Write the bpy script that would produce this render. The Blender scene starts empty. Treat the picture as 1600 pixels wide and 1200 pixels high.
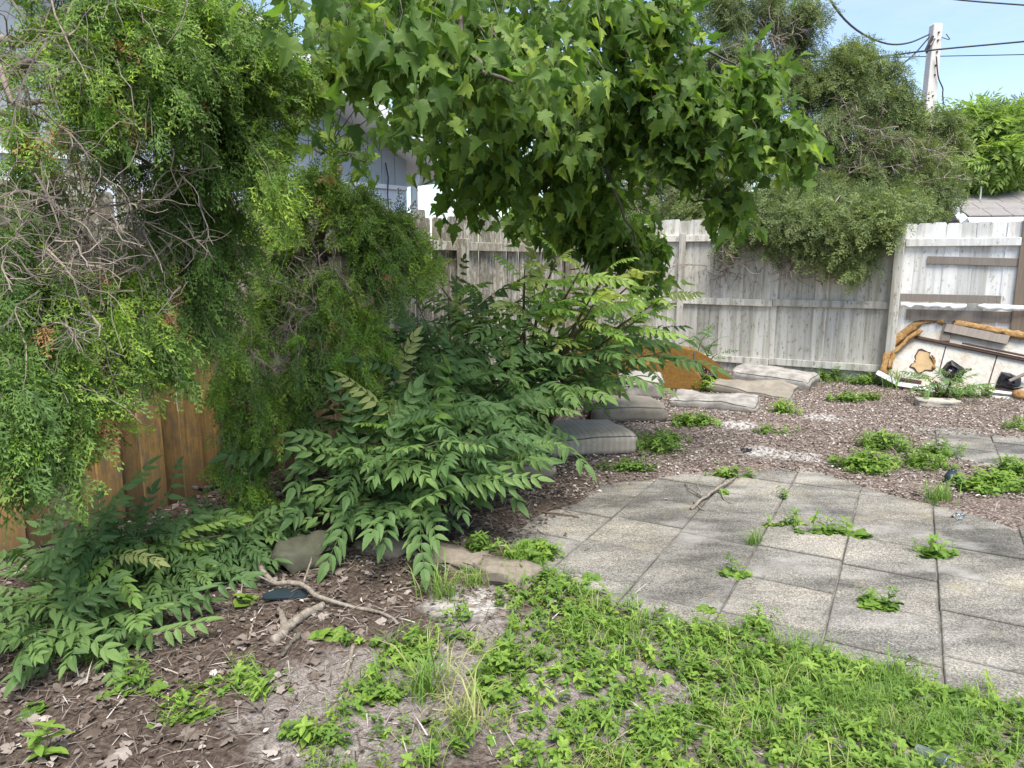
import bpy, math, random
import numpy as np
from mathutils import Vector, Matrix
R = math.radians
rng = np.random.default_rng(7)
random.seed(7)
scene = bpy.context.scene
col = scene.collection

# ------------------------------------------------------------------ camera
CAM_H, PITCH, FPX = 1.5, R(9.9), 1110.0          # FPX: focal length in pixels of the 1600 px photograph
cam_d = bpy.data.cameras.new('camera')
cam_d.sensor_width = 36.0
cam_d.lens = 36.0 * FPX / 1600.0
cam_d.clip_start = 0.05
cam_d.clip_end = 1500
cam = bpy.data.objects.new('camera', cam_d)
col.objects.link(cam)
cam.location = (0, 0, CAM_H)
cam.rotation_euler = (R(90) - PITCH, 0, 0)
scene.camera = cam

# ------------------------------------------------------------------ sky and sun
SUN_DIR = Vector((0.14, -0.50, 1.10)).normalized()      # towards the sun: behind the camera, to the right, high
elev = math.asin(SUN_DIR.z)
azim = math.atan2(SUN_DIR.x, SUN_DIR.y)                 # clockwise from +Y
world = bpy.data.worlds.new('World')
scene.world = world
world.use_nodes = True
wn = world.node_tree
wn.nodes.clear()
sky = wn.nodes.new('ShaderNodeTexSky')
sky.sky_type = 'NISHITA'
sky.sun_disc = False
sky.sun_elevation = elev
sky.sun_rotation = azim
sky.air_density = 1.0
sky.dust_density = 1.2
sky.ozone_density = 1.0
bg = wn.nodes.new('ShaderNodeBackground')
bg.inputs['Strength'].default_value = 0.104
wo = wn.nodes.new('ShaderNodeOutputWorld')
# thin high cloud over the whole dome
tc = wn.nodes.new('ShaderNodeTexCoord')
mp = wn.nodes.new('ShaderNodeMapping')
mp.inputs['Scale'].default_value = (2.0, 2.0, 7.0)
cn = wn.nodes.new('ShaderNodeTexNoise')
cn.inputs['Scale'].default_value = 1.6
cn.inputs['Detail'].default_value = 7
cn.inputs['Roughness'].default_value = 0.62
cr = wn.nodes.new('ShaderNodeMapRange')
cr.inputs['From Min'].default_value = 0.44
cr.inputs['From Max'].default_value = 0.82
cr.inputs['To Max'].default_value = 0.35
mx = wn.nodes.new('ShaderNodeMixRGB')
mx.inputs['Color2'].default_value = (4.0, 4.2, 4.5, 1)
wn.links.new(tc.outputs['Generated'], mp.inputs['Vector'])
wn.links.new(mp.outputs['Vector'], cn.inputs['Vector'])
wn.links.new(cn.outputs['Fac'], cr.inputs['Value'])
wn.links.new(cr.outputs['Result'], mx.inputs['Fac'])
wn.links.new(sky.outputs['Color'], mx.inputs['Color1'])
wn.links.new(mx.outputs['Color'], bg.inputs['Color'])
wn.links.new(bg.outputs['Background'], wo.inputs['Surface'])

sun_d = bpy.data.lights.new('sun', 'SUN')
sun_d.energy = 2.8
sun_d.angle = R(34)
sun_d.color = (1.0, 0.95, 0.87)
sun = bpy.data.objects.new('sun', sun_d)
col.objects.link(sun)
sun.rotation_euler = SUN_DIR.to_track_quat('Z', 'Y').to_euler()
sun.location = (3, -4, 12)

scene.view_settings.view_transform = 'Standard'
scene.view_settings.look = 'None'
scene.view_settings.exposure = 1.45
scene.view_settings.gamma = 1.0
scene.view_settings.use_curve_mapping = False
scene.render.engine = 'CYCLES'
scene.cycles.max_bounces = 5
scene.cycles.diffuse_bounces = 3
scene.cycles.transmission_bounces = 5
scene.cycles.transparent_max_bounces = 6

# ------------------------------------------------------------------ measuring: photo pixel -> place in the yard
def ray(px, py):
    x = (px - 800) / FPX
    z = (600 - py) / FPX
    c, s = math.cos(PITCH), math.sin(PITCH)
    return Vector((x, c + s * z, -s + c * z))
def gp(px, py, z=0.0):
    d = ray(px, py)
    t = (z - CAM_H) / d.z
    return Vector((d.x * t, d.y * t, z))
def at(px, py, Y):
    d = ray(px, py)
    t = Y / d.y
    return Vector((d.x * t, Y, CAM_H + d.z * t))
def project(P):
    P = np.asarray(P, float).reshape(-1, 3)
    c, s = math.cos(PITCH), math.sin(PITCH)
    dz = P[:, 2] - CAM_H
    depth = c * P[:, 1] - s * dz
    up = s * P[:, 1] + c * dz
    depth = np.where(depth < 0.05, 0.05, depth)
    return 800 + FPX * P[:, 0] / depth, 600 - FPX * up / depth, depth

# ------------------------------------------------------------------ mesh helpers
def mesh_np(name, V, T, tint=None, smooth=False):
    V = np.ascontiguousarray(V, dtype=np.float32)
    T = np.ascontiguousarray(T, dtype=np.int32)
    me = bpy.data.meshes.new(name)
    n, k = len(V), T.shape[1]
    me.vertices.add(n)
    me.vertices.foreach_set('co', V.ravel())
    me.loops.add(T.size)
    me.loops.foreach_set('vertex_index', T.ravel())
    me.polygons.add(len(T))
    me.polygons.foreach_set('loop_start', np.arange(0, T.size, k, dtype=np.int32))
    me.polygons.foreach_set('use_smooth', np.full(len(T), bool(smooth)))
    if tint is not None:
        a = me.attributes.new('tint', 'FLOAT', 'POINT')
        a.data.foreach_set('value', np.ascontiguousarray(tint, dtype=np.float32))
    me.update()
    me.validate()
    return me

def link(name, me, m=None, parent=None, loc=None, rot=None):
    o = bpy.data.objects.new(name, me)
    col.objects.link(o)
    if m is not None and me is not None and len(me.materials) == 0:
        me.materials.append(m)
    if parent is not None:
        o.parent = parent
    if loc is not None:
        o.location = loc
    if rot is not None:
        o.rotation_euler = rot
    return o

def tag(o, label, cat=None, group=None, kind=None):
    if label: o['label'] = label
    if cat: o['category'] = cat
    if group: o['group'] = group
    if kind: o['kind'] = kind
    return o

def thing(name, label, cat, loc=(0, 0, 0), rotz=0.0, group=None):
    o = bpy.data.objects.new(name, None)
    o.empty_display_size = 0.2
    col.objects.link(o)
    o.location = loc
    o.rotation_euler = (0, 0, rotz)
    return tag(o, label, cat, group)

class Acc:
    """collects triangle soups (with a tint per vertex)"""
    def __init__(self):
        self.V, self.T, self.C, self.n = [], [], [], 0
    def add(self, V, T, tint=0.5):
        V = np.asarray(V, float); T = np.asarray(T, int)
        self.V.append(V); self.T.append(T + self.n)
        self.C.append(np.full(len(V), tint) if np.isscalar(tint) else np.asarray(tint))
        self.n += len(V)
    def mesh(self, name, smooth=False):
        return mesh_np(name, np.concatenate(self.V), np.concatenate(self.T), np.concatenate(self.C), smooth)

def unit(a):
    a = np.asarray(a, float)
    return a / np.maximum(np.linalg.norm(a, axis=-1, keepdims=True), 1e-9)

def frames(D, N):
    D = unit(D)
    X = np.cross(D, N)
    bad = np.linalg.norm(X, axis=1) < 1e-4
    if bad.any():
        X[bad] = np.cross(D[bad], np.array([0.3, 1, 0.2]))
    X = unit(X)
    Z = np.cross(X, D)
    return X, D, Z

def stamp(acc, tv, tt, P, D, N, S, tint, dt=None):
    """put a template at P, its Y along D, its Z near N, scaled by S"""
    P = np.asarray(P, float); k = len(P)
    if k == 0: return
    X, Y, Z = frames(D, N)
    S = np.broadcast_to(np.asarray(S, float), (k,))
    V = (X[:, None, :] * tv[None, :, 0:1] + Y[:, None, :] * tv[None, :, 1:2] + Z[:, None, :] * tv[None, :, 2:3]) * S[:, None, None] + P[:, None, :]
    T = tt[None] + (np.arange(k) * len(tv))[:, None, None]
    C = np.repeat(np.broadcast_to(np.asarray(tint, float), (k,)), len(tv))
    if dt is not None: C = C + np.tile(dt, k)
    acc.add(V.reshape(-1, 3), T.reshape(-1, 3), C)

def tube(pts, rad, sides=5):
    pts = np.asarray([tuple(p) for p in pts], float)
    n = len(pts)
    rad = np.broadcast_to(np.asarray(rad, float), (n,))
    tan = np.gradient(pts, axis=0)
    tan = unit(tan)
    ref = np.array([0.0, 0.0, 1.0]) if abs(tan[0][2]) < 0.9 else np.array([1.0, 0, 0])
    A = unit(np.cross(tan, ref)); B = np.cross(tan, A)
    ang = np.arange(sides) * 2 * math.pi / sides
    V = pts[:, None, :] + rad[:, None, None] * (np.cos(ang)[None, :, None] * A[:, None, :] + np.sin(ang)[None, :, None] * B[:, None, :])
    V = V.reshape(-1, 3)
    T = []
    for i in range(n - 1):
        for j in range(sides):
            a = i * sides + j; b = i * sides + (j + 1) % sides
            c, d = a + sides, b + sides
            T += [(a, b, d), (a, d, c)]
    for j in range(1, sides - 1):
        T.append((0, j + 1, j)); o = (n - 1) * sides; T.append((o, o + j, o + j + 1))
    return V, np.array(T)

def curve_pts(P, n=10):
    """smooth curve through a few points"""
    P = np.asarray([tuple(p) for p in P], float)
    if len(P) == 2:
        t = np.linspace(0, 1, n)[:, None]
        return P[0] * (1 - t) + P[1] * t
    Q = np.vstack([2 * P[0] - P[1], P, 2 * P[-1] - P[-2]])
    seg = len(P) - 1
    out = []
    for u in np.linspace(0, seg - 1e-6, n):
        i = int(u); t = u - i
        p0, p1, p2, p3 = Q[i], Q[i + 1], Q[i + 2], Q[i + 3]
        out.append(0.5 * ((2 * p1) + (-p0 + p2) * t + (2 * p0 - 5 * p1 + 4 * p2 - p3) * t * t + (-p0 + 3 * p1 - 3 * p2 + p3) * t ** 3))
    return np.array(out)

def wobble(pts, amp):
    pts = np.array(pts)
    w = rng.normal(0, amp, pts.shape); w[0] = 0; w[-1] *= 0.3
    return pts + w

def box_vt(x0, x1, y0, y1, z0, z1):
    V = np.array([(x, y, z) for z in (z0, z1) for (x, y) in ((x0, y0), (x1, y0), (x1, y1), (x0, y1))], float)
    Q = [(0, 3, 2, 1), (4, 5, 6, 7), (0, 1, 5, 4), (1, 2, 6, 5), (2, 3, 7, 6), (3, 0, 4, 7)]
    T = []
    for a, b, c, d in Q: T += [(a, b, c), (a, c, d)]
    return V, np.array(T)

def prism(outline, d0, d1):
    """outline in (x, z), extruded along y from d0 to d1; convex or star-shaped about its mean"""
    n = len(outline)
    o = np.asarray(outline, float)
    c = o.mean(axis=0)
    V = [(x, d0, z) for x, z in o] + [(x, d1, z) for x, z in o] + [(c[0], d0, c[1]), (c[0], d1, c[1])]
    T = []
    for i in range(n):
        j = (i + 1) % n
        T += [(i, j, n + j), (i, n + j, n + i), (2 * n, j, i), (2 * n + 1, n + i, n + j)]
    return np.array(V), np.array(T)

def bevel(o, w, seg=2):
    b = o.modifiers.new('bevel', 'BEVEL')
    b.width = w; b.segments = seg; b.limit_method = 'ANGLE'; b.angle_limit = R(40)

def vnoise(x, y, s, seed=0):
    """cheap smooth value noise in numpy, about -1..1"""
    r = np.random.default_rng(seed).random((64, 64)) * 2 - 1
    u, v = np.asarray(x) * s + 1000, np.asarray(y) * s + 1000
    i, j = np.floor(u).astype(int), np.floor(v).astype(int)
    fu, fv = u - i, v - j
    fu = fu * fu * (3 - 2 * fu); fv = fv * fv * (3 - 2 * fv)
    g = lambda a, b: r[a % 64, b % 64]
    return (g(i, j) * (1 - fu) + g(i + 1, j) * fu) * (1 - fv) + (g(i, j + 1) * (1 - fu) + g(i + 1, j + 1) * fu) * fv

# ------------------------------------------------------------------ materials
class NT:
    def __init__(self, name):
        self.m = bpy.data.materials.new(name)
        self.m.use_nodes = True
        self.t = self.m.node_tree
        self.t.nodes.clear()
        self.out = self.n('ShaderNodeOutputMaterial')
    def n(self, typ, **kw):
        nd = self.t.nodes.new(typ)
        for k, v in kw.items():
            if k in nd.inputs.keys():
                if hasattr(v, 'is_linked') or isinstance(v, bpy.types.NodeSocket): self.t.links.new(v, nd.inputs[k])
                else: nd.inputs[k].default_value = v
            else: setattr(nd, k, v)
        return nd
    def l(self, a, b): self.t.links.new(a, b)
    def coord(self, which='Object', scale=(1, 1, 1)):
        tc = self.n('ShaderNodeTexCoord')
        mp = self.n('ShaderNodeMapping')
        mp.inputs['Scale'].default_value = scale
        self.l(tc.outputs[which], mp.inputs['Vector'])
        return mp.outputs['Vector']
    def pos(self, scale=(1, 1, 1)):
        g = self.n('ShaderNodeNewGeometry')
        mp = self.n('ShaderNodeMapping')
        mp.inputs['Scale'].default_value = scale
        self.l(g.outputs['Position'], mp.inputs['Vector'])
        return mp.outputs['Vector']
    def noise(self, vec, scale, detail=4, rough=0.55):
        nd = self.n('ShaderNodeTexNoise')
        nd.inputs['Scale'].default_value = scale
        nd.inputs['Detail'].default_value = detail
        nd.inputs['Roughness'].default_value = rough
        if vec is not None: self.l(vec, nd.inputs['Vector'])
        return nd.outputs['Fac']
    def vor(self, vec, scale, out='Distance'):
        nd = self.n('ShaderNodeTexVoronoi')
        nd.inputs['Scale'].default_value = scale
        if vec is not None: self.l(vec, nd.inputs['Vector'])
        return nd.outputs[out]
    def ramp(self, fac, stops, interp='LINEAR'):
        nd = self.n('ShaderNodeValToRGB')
        e = nd.color_ramp
        e.interpolation = interp
        while len(e.elements) < len(stops): e.elements.new(0.5)
        for el, (p, c) in zip(e.elements, stops):
            el.position = p
            el.color = (c, c, c, 1) if np.isscalar(c) else (*c, 1)
        self.l(fac, nd.inputs['Fac'])
        return nd.outputs['Color']
    def mix(self, fac, a, b, mode='MIX'):
        nd = self.n('ShaderNodeMixRGB')
        nd.blend_type = mode
        for s, v in (('Fac', fac), ('Color1', a), ('Color2', b)):
            if isinstance(v, bpy.types.NodeSocket): self.l(v, nd.inputs[s])
            elif s == 'Fac': nd.inputs[s].default_value = v
            else: nd.inputs[s].default_value = (*v, 1)
        return nd.outputs['Color']
    def math(self, op, a, b=0.5):
        nd = self.n('ShaderNodeMath')
        nd.operation = op
        for i, v in enumerate((a, b)):
            if isinstance(v, bpy.types.NodeSocket): self.l(v, nd.inputs[i])
            else: nd.inputs[i].default_value = v
        return nd.outputs[0]
    def attr(self, name='tint'):
        nd = self.n('ShaderNodeAttribute')
        nd.attribute_name = name
        return nd.outputs['Fac']
    def rand(self):
        return self.n('ShaderNodeObjectInfo').outputs['Random']
    def bump(self, h, strength=0.4, dist=0.01):
        nd = self.n('ShaderNodeBump')
        nd.inputs['Strength'].default_value = strength
        nd.inputs['Distance'].default_value = dist
        self.l(h, nd.inputs['Height'])
        return nd.outputs['Normal']
    def bsdf(self, color, rough=0.8, spec=0.3, normal=None, finish=True, metal=0.0):
        b = self.n('ShaderNodeBsdfPrincipled')
        for s, v in (('Base Color', color), ('Roughness', rough), ('Specular IOR Level', spec), ('Metallic', metal)):
            if isinstance(v, bpy.types.NodeSocket): self.l(v, b.inputs[s])
            elif s == 'Base Color': b.inputs[s].default_value = (*v, 1)
            else: b.inputs[s].default_value = v
        if normal is not None: self.l(normal, b.inputs['Normal'])
        if finish: self.l(b.outputs['BSDF'], self.out.inputs['Surface'])
        return b

def leaf_mat(name, stops, use_obj=False, trans=0.35, rough=0.55, spec=0.25, tboost=(1.25, 1.35, 0.6), grain=25.0):
    k = NT(name)
    f = k.rand() if use_obj else k.attr('tint')
    nz = k.noise(k.pos(), grain, 3)
    f2 = k.math('ADD', f, k.math('MULTIPLY', k.math('SUBTRACT', nz, 0.5), 0.35))
    c = k.ramp(f2, stops)
    b = k.bsdf(c, rough, spec, None, finish=False)
    tr = k.n('ShaderNodeBsdfTranslucent')
    k.l(k.mix(1.0, c, tboost, 'MULTIPLY'), tr.inputs['Color'])
    ms = k.n('ShaderNodeMixShader')
    ms.inputs['Fac'].default_value = trans
    k.l(b.outputs['BSDF'], ms.inputs[1]); k.l(tr.outputs['BSDF'], ms.inputs[2])
    k.l(ms.outputs['Shader'], k.out.inputs['Surface'])
    return k.m

M = {}
M['maple'] = leaf_mat('maple_leaf', [(0, (0.070, 0.135, 0.034)), (0.5, (0.125, 0.21, 0.048)), (0.85, (0.19, 0.285, 0.060)), (1, (0.31, 0.40, 0.07))], trans=0.5)
M['maple_o'] = leaf_mat('maple_leaf_single', [(0, (0.070, 0.135, 0.034)), (0.5, (0.125, 0.21, 0.048)), (0.85, (0.19, 0.285, 0.060)), (1, (0.31, 0.40, 0.07))], True, trans=0.5)
M['pin_o'] = leaf_mat('feather_leaf', [(0, (0.080, 0.150, 0.052)), (0.5, (0.120, 0.205, 0.068)), (1, (0.17, 0.27, 0.08))], True, trans=0.36)
M['pin_new_o'] = leaf_mat('feather_leaf_young', [(0, (0.19, 0.33, 0.07)), (0.6, (0.29, 0.42, 0.10)), (1, (0.42, 0.43, 0.17))], True, trans=0.45)
M['cedar'] = leaf_mat('cedar_spray', [(0, (0.055, 0.110, 0.030)), (0.5, (0.100, 0.180, 0.042)), (0.85, (0.16, 0.26, 0.048)), (1, (0.28, 0.40, 0.055))], trans=0.25, rough=0.6, spec=0.25)
M['cedar_new'] = leaf_mat('cedar_spray_young', [(0, (0.14, 0.28, 0.04)), (1, (0.27, 0.42, 0.05))], trans=0.3, rough=0.6, spec=0.2)
M['cedar_dead'] = leaf_mat('cedar_spray_dead', [(0, (0.28, 0.14, 0.065)), (1, (0.50, 0.29, 0.15))], trans=0.15, rough=0.8, spec=0.1)
M['cedar_far'] = leaf_mat('far_cedar_spray', [(0, (0.070, 0.098, 0.042)), (0.5, (0.125, 0.165, 0.064)), (0.85, (0.185, 0.235, 0.080)), (1, (0.26, 0.32, 0.10))], trans=0.25, rough=0.6, spec=0.2)
M['far_green'] = leaf_mat('far_tree_leaf', [(0, (0.15, 0.23, 0.07)), (0.5, (0.25, 0.35, 0.10)), (1, (0.36, 0.46, 0.15))], trans=0.5)
M['far_grey'] = leaf_mat('far_oak_leaf', [(0, (0.06, 0.08, 0.035)), (1, (0.13, 0.16, 0.07))], trans=0.2)
M['weed'] = leaf_mat('weed_leaf', [(0, (0.075, 0.145, 0.025)), (0.5, (0.135, 0.235, 0.038)), (1, (0.23, 0.34, 0.055))], trans=0.3)
M['grass'] = leaf_mat('grass_blade', [(0, (0.10, 0.20, 0.04)), (0.7, (0.19, 0.31, 0.06)), (1, (0.40, 0.37, 0.17))], trans=0.3)
M['litter'] = leaf_mat('dead_leaf', [(0, (0.055, 0.042, 0.033)), (0.35, (0.125, 0.097, 0.077)), (0.65, (0.225, 0.188, 0.160)), (0.9, (0.37, 0.325, 0.285)), (1, (0.50, 0.455, 0.41))], trans=0.1, rough=0.85, spec=0.15, tboost=(1, .8, .6))

def bark(name, a, b, sc=30.0):
    k = NT(name)
    p = k.pos((1, 1, 0.35))
    n1 = k.noise(p, sc, 5, 0.65)
    n2 = k.noise(k.pos(), 6, 2)
    c = k.mix(k.math('MULTIPLY', n2, 0.35), k.ramp(n1, [(0.3, a), (0.7, b)]), (0.20, 0.21, 0.17))
    k.bsdf(c, 0.9, 0.15, k.bump(n1, 0.6, 0.01))
    return k.m
M['bark_dark'] = bark('maple_bark', (0.035, 0.028, 0.022), (0.13, 0.105, 0.085))
M['bark_grey'] = bark('cedar_twig_bark', (0.13, 0.095, 0.075), (0.33, 0.27, 0.225), 60)
M['bark_brown'] = bark('shrub_stem_bark', (0.07, 0.04, 0.022), (0.17, 0.10, 0.055), 50)
M['stem_green'] = bark('green_stem', (0.09, 0.14, 0.04), (0.16, 0.21, 0.07), 50)
M['stick'] = bark('fallen_stick_bark', (0.10, 0.075, 0.055), (0.34, 0.29, 0.24), 45)

def soil():
    k = NT('yard_soil')
    p = k.pos()
    joint = k.attr('joint'); sand = k.attr('sand'); chalk = k.attr('chalk'); litter = k.attr('litter')
    n1 = k.noise(p, 55, 6, 0.7); n2 = k.noise(p, 9, 5, 0.6); n3 = k.noise(p, 180, 3, 0.6)
    v = k.vor(p, 90, 'Color')
    vs = k.n('ShaderNodeSeparateColor'); k.l(v, vs.inputs[0])
    brown = k.ramp(n1, [(0.30, (0.030, 0.022, 0.017)), (0.5, (0.080, 0.060, 0.047)), (0.68, (0.17, 0.135, 0.11))])
    chips = k.ramp(vs.outputs[0], [(0, (0.07, 0.050, 0.040)), (0.45, (0.17, 0.128, 0.105)), (0.8, (0.28, 0.225, 0.195)), (1, (0.44, 0.39, 0.35))])
    base = k.mix(k.math('MULTIPLY', litter, 0.75), brown, chips)
    grey = k.ramp(k.math('ADD', k.math('MULTIPLY', n3, 0.5), k.math('MULTIPLY', n1, 0.5)), [(0.36, (0.075, 0.062, 0.055)), (0.5, (0.21, 0.185, 0.165)), (0.66, (0.40, 0.37, 0.34))])
    f = k.ramp(k.math('ADD', sand, k.math('MULTIPLY', k.math('SUBTRACT', n2, 0.5), 0.9)), [(0.32, 0.0), (0.62, 1.0)])
    c = k.mix(f, base, grey)
    f2 = k.ramp(k.math('ADD', chalk, k.math('MULTIPLY', k.math('SUBTRACT', n2, 0.5), 0.7)), [(0.4, 0.0), (0.7, 0.85)])
    c = k.mix(f2, c, (0.50, 0.48, 0.45))
    c = k.mix(joint, c, k.ramp(n2, [(0.4, (0.11, 0.10, 0.085)), (0.6, (0.24, 0.225, 0.195))]))
    h = k.math('ADD', n1, k.math('MULTIPLY', n3, 0.6))
    k.bsdf(c, 0.95, 0.1, k.bump(h, 0.8, 0.012))
    return k.m
M['soil'] = soil()

def slab_mat():
    k = NT('exposed_aggregate_slab')
    p = k.pos()
    oi = k.rand()
    sp = k.vor(p, 190, 'Color')
    sc = k.n('ShaderNodeSeparateColor'); k.l(sp, sc.inputs[0])
    fine = k.noise(p, 420, 2, 0.6)
    v = k.math('ADD', k.math('MULTIPLY', sc.outputs[0], 0.7), k.math('MULTIPLY', fine, 0.3))
    agg = k.ramp(v, [(0.12, (0.090, 0.087, 0.082)), (0.38, (0.175, 0.170, 0.160)), (0.62, (0.245, 0.238, 0.224)), (0.9, (0.38, 0.37, 0.35))])
    st = k.noise(k.pos((0.8, 2.4, 1)), 1.7, 6, 0.62)
    stain = k.ramp(st, [(0.34, (0.42, 0.42, 0.41)), (0.5, (0.85, 0.84, 0.81)), (0.66, (1.2, 1.16, 1.08))])
    c = k.mix(1.0, agg, stain, 'MULTIPLY')
    blot = k.ramp(k.noise(k.pos((1, 1, 1)), 0.9, 5, 0.7), [(0.38, (0.80, 0.79, 0.77)), (0.60, (1.0, 1.0, 1.0))])
    c = k.mix(1.0, c, blot, 'MULTIPLY')
    moss = k.ramp(k.noise(p, 3.1, 5, 0.65), [(0.58, 0.0), (0.74, 0.45)])
    c = k.mix(moss, c, (0.27, 0.23, 0.13))
    tone = k.ramp(oi, [(0, (0.80, 0.80, 0.79)), (0.5, (1.0, 0.99, 0.96)), (1, (1.2, 1.17, 1.10))])
    c = k.mix(1.0, c, tone, 'MULTIPLY')
    worn = k.ramp(k.noise(k.pos((1, 1.6, 1)), 2.4, 5, 0.6), [(0.52, 0.0), (0.70, 0.6)])
    c = k.mix(worn, c, (0.35, 0.335, 0.305))
    so = k.n('ShaderNodeSeparateXYZ'); k.l(k.coord('Object'), so.inputs[0])
    ed = k.math('MAXIMUM', k.math('ABSOLUTE', so.outputs[0], 0), k.math('ABSOLUTE', so.outputs[1], 0))
    ed = k.math('ADD', ed, k.math('MULTIPLY', k.math('SUBTRACT', k.noise(p, 22, 4, 0.7), 0.5), 0.030))
    c = k.mix(k.ramp(k.math('MULTIPLY', ed, 4.0), [(0.77, 0.0), (0.83, 0.6)]), c, (0.10, 0.093, 0.08))
    k.bsdf(c, 0.9, 0.2, k.bump(v, 0.5, 0.004))
    return k.m
M['slab'] = slab_mat()

def fence_mat(name, paint, bare, bare_amt, orange=False, dirt=(0.20, 0.18, 0.13)):
    k = NT(name)
    oc = k.coord('Object')
    r = k.rand()
    shift = k.n('ShaderNodeCombineXYZ'); k.l(k.math('MULTIPLY', r, 37.0), shift.inputs[0]); k.l(k.math('MULTIPLY', r, 11.0), shift.inputs[2])
    va = k.n('ShaderNodeVectorMath'); va.operation = 'ADD'
    k.l(oc, va.inputs[0]); k.l(shift.outputs[0], va.inputs[1])
    def sc(s):
        mp = k.n('ShaderNodeMapping'); mp.inputs['Scale'].default_value = s
        k.l(va.outputs[0], mp.inputs['Vector']); return mp.outputs['Vector']
    grain = k.noise(sc((60, 60, 2.2)), 1.0, 6, 0.65)
    flake = k.noise(sc((22, 22, 9)), 1.0, 6, 0.72)
    strk = k.noise(sc((14, 14, 0.8)), 1.0, 4, 0.6)
    wood = k.mix(grain, tuple(x * 0.55 for x in bare), tuple(min(1, x * 1.35) for x in bare))
    pc = k.mix(k.math('MULTIPLY', grain, 0.5), paint, tuple(x * 0.72 for x in paint))
    pc = k.mix(k.ramp(strk, [(0.44, 0.0), (0.66, 0.8)]), pc, dirt)
    f = k.ramp(k.math('ADD', flake, k.math('MULTIPLY', k.math('SUBTRACT', grain, 0.5), 0.25)), [(0.62 - bare_amt * 0.3 - 0.02, 0.0), (0.62 - bare_amt * 0.3 + 0.05, 1.0)])
    c = k.mix(f, pc, wood)
    r2 = k.math('FRACT', k.math('MULTIPLY', r, 7.31), 0)
    tone = k.ramp(r2, [(0, (0.70, 0.70, 0.68)), (0.5, (0.95, 0.95, 0.94)), (1, (1.14, 1.14, 1.12))])
    c = k.mix(1.0, c, tone, 'MULTIPLY')
    if orange:
        sx = k.n('ShaderNodeSeparateXYZ'); k.l(k.pos(), sx.inputs[0])
        z = k.math('ADD', sx.outputs[2], k.math('MULTIPLY', k.math('SUBTRACT', strk, 0.5), 1.5))
        z = k.math('ADD', z, k.math('MULTIPLY', k.math('SUBTRACT', r, 0.45), 1.3))
        of = k.ramp(k.math('MULTIPLY', z, 0.6), [(0.40, 0.92), (0.66, 0.0)])
        oc_ = k.ramp(grain, [(0.25, (0.27, 0.14, 0.035)), (0.5, (0.48, 0.28, 0.085)), (0.75, (0.58, 0.39, 0.15))])
        oc_ = k.mix(k.ramp(flake, [(0.46, 0.0), (0.62, 0.75)]), oc_, (0.20, 0.17, 0.13))
        oc_ = k.mix(k.ramp(k.math('ADD', sx.outputs[2], k.math('MULTIPLY', flake, 0.5)), [(0.25, 0.8), (0.55, 0.0)]), oc_, (0.10, 0.07, 0.045))
        of = k.math('MULTIPLY', of, k.ramp(k.math('MULTIPLY', sx.outputs[1], 0.1), [(0.50, 1.0), (0.60, 0.0)]))
        oc_ = k.mix(1.0, oc_, k.ramp(r2, [(0, (0.55, 0.55, 0.58)), (0.5, (0.9, 0.9, 0.9)), (1, (1.15, 1.1, 1.0))]), 'MULTIPLY')
        c = k.mix(of, c, oc_)
    k.bsdf(c, 0.85, 0.2, k.bump(k.math('ADD', grain, flake), 0.5, 0.004))
    return k.m
M['white_board'] = fence_mat('weathered_white_board', (0.67, 0.65, 0.59), (0.32, 0.29, 0.23), 0.16, dirt=(0.29, 0.265, 0.20))
M['white_board_fresh'] = fence_mat('flaking_white_board', (0.82, 0.82, 0.80), (0.40, 0.37, 0.33), 0.12, dirt=(0.52, 0.50, 0.46))
M['left_board'] = fence_mat('grey_and_orange_board', (0.50, 0.49, 0.44), (0.24, 0.21, 0.16), 0.5, True)
M['grey_plank'] = fence_mat('bare_grey_plank', (0.27, 0.245, 0.225), (0.23, 0.20, 0.175), 0.9)
M['brown_post'] = fence_mat('bare_brown_post', (0.26, 0.22, 0.18), (0.22, 0.175, 0.135), 0.95)

def plain(name, c, rough=0.7, spec=0.3, var=0.12, scale=8.0, bs=0.15):
    k = NT(name)
    n = k.noise(k.coord('Object'), scale, 5, 0.6)
    cc = k.mix(n, tuple(x * (1 - var) for x in c), tuple(min(1, x * (1 + var)) for x in c))
    k.bsdf(cc, rough, spec, k.bump(n, bs, 0.004))
    return k.m
M['concrete_white'] = plain('pale_concrete', (0.58, 0.56, 0.52), 0.85, 0.2, 0.15, 12)
M['stone'] = plain('edging_stone', (0.20, 0.17, 0.135), 0.95, 0.15, 0.5, 40, 0.6)
M['stone_pale'] = plain('pale_block', (0.36, 0.33, 0.28), 0.95, 0.15, 0.3, 30, 0.5)
M['rock'] = plain('mossy_rock', (0.085, 0.085, 0.06), 0.95, 0.15, 0.55, 18, 0.6)
M['wire'] = plain('wire_rubber', (0.035, 0.037, 0.042), 0.6)
M['black_plastic'] = plain('black_plastic', (0.012, 0.012, 0.014), 0.3, 0.5)
M['blue_plastic'] = plain('blue_black_plastic', (0.018, 0.03, 0.036), 0.4, 0.4)
M['siding'] = plain('blue_grey_siding', (0.35, 0.385, 0.415), 0.7, 0.25, 0.08)
M['stucco'] = plain('white_stucco', (0.66, 0.69, 0.74), 0.9, 0.15, 0.06, 30)
M['trim'] = plain('white_trim', (0.74, 0.75, 0.76), 0.6, 0.3, 0.05)
M['shingle'] = plain('grey_shingle', (0.23, 0.215, 0.205), 0.9, 0.15, 0.35, 14)
M['rust'] = plain('dark_brown_batten', (0.075, 0.045, 0.035), 0.8, 0.2, 0.4, 20)

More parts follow.
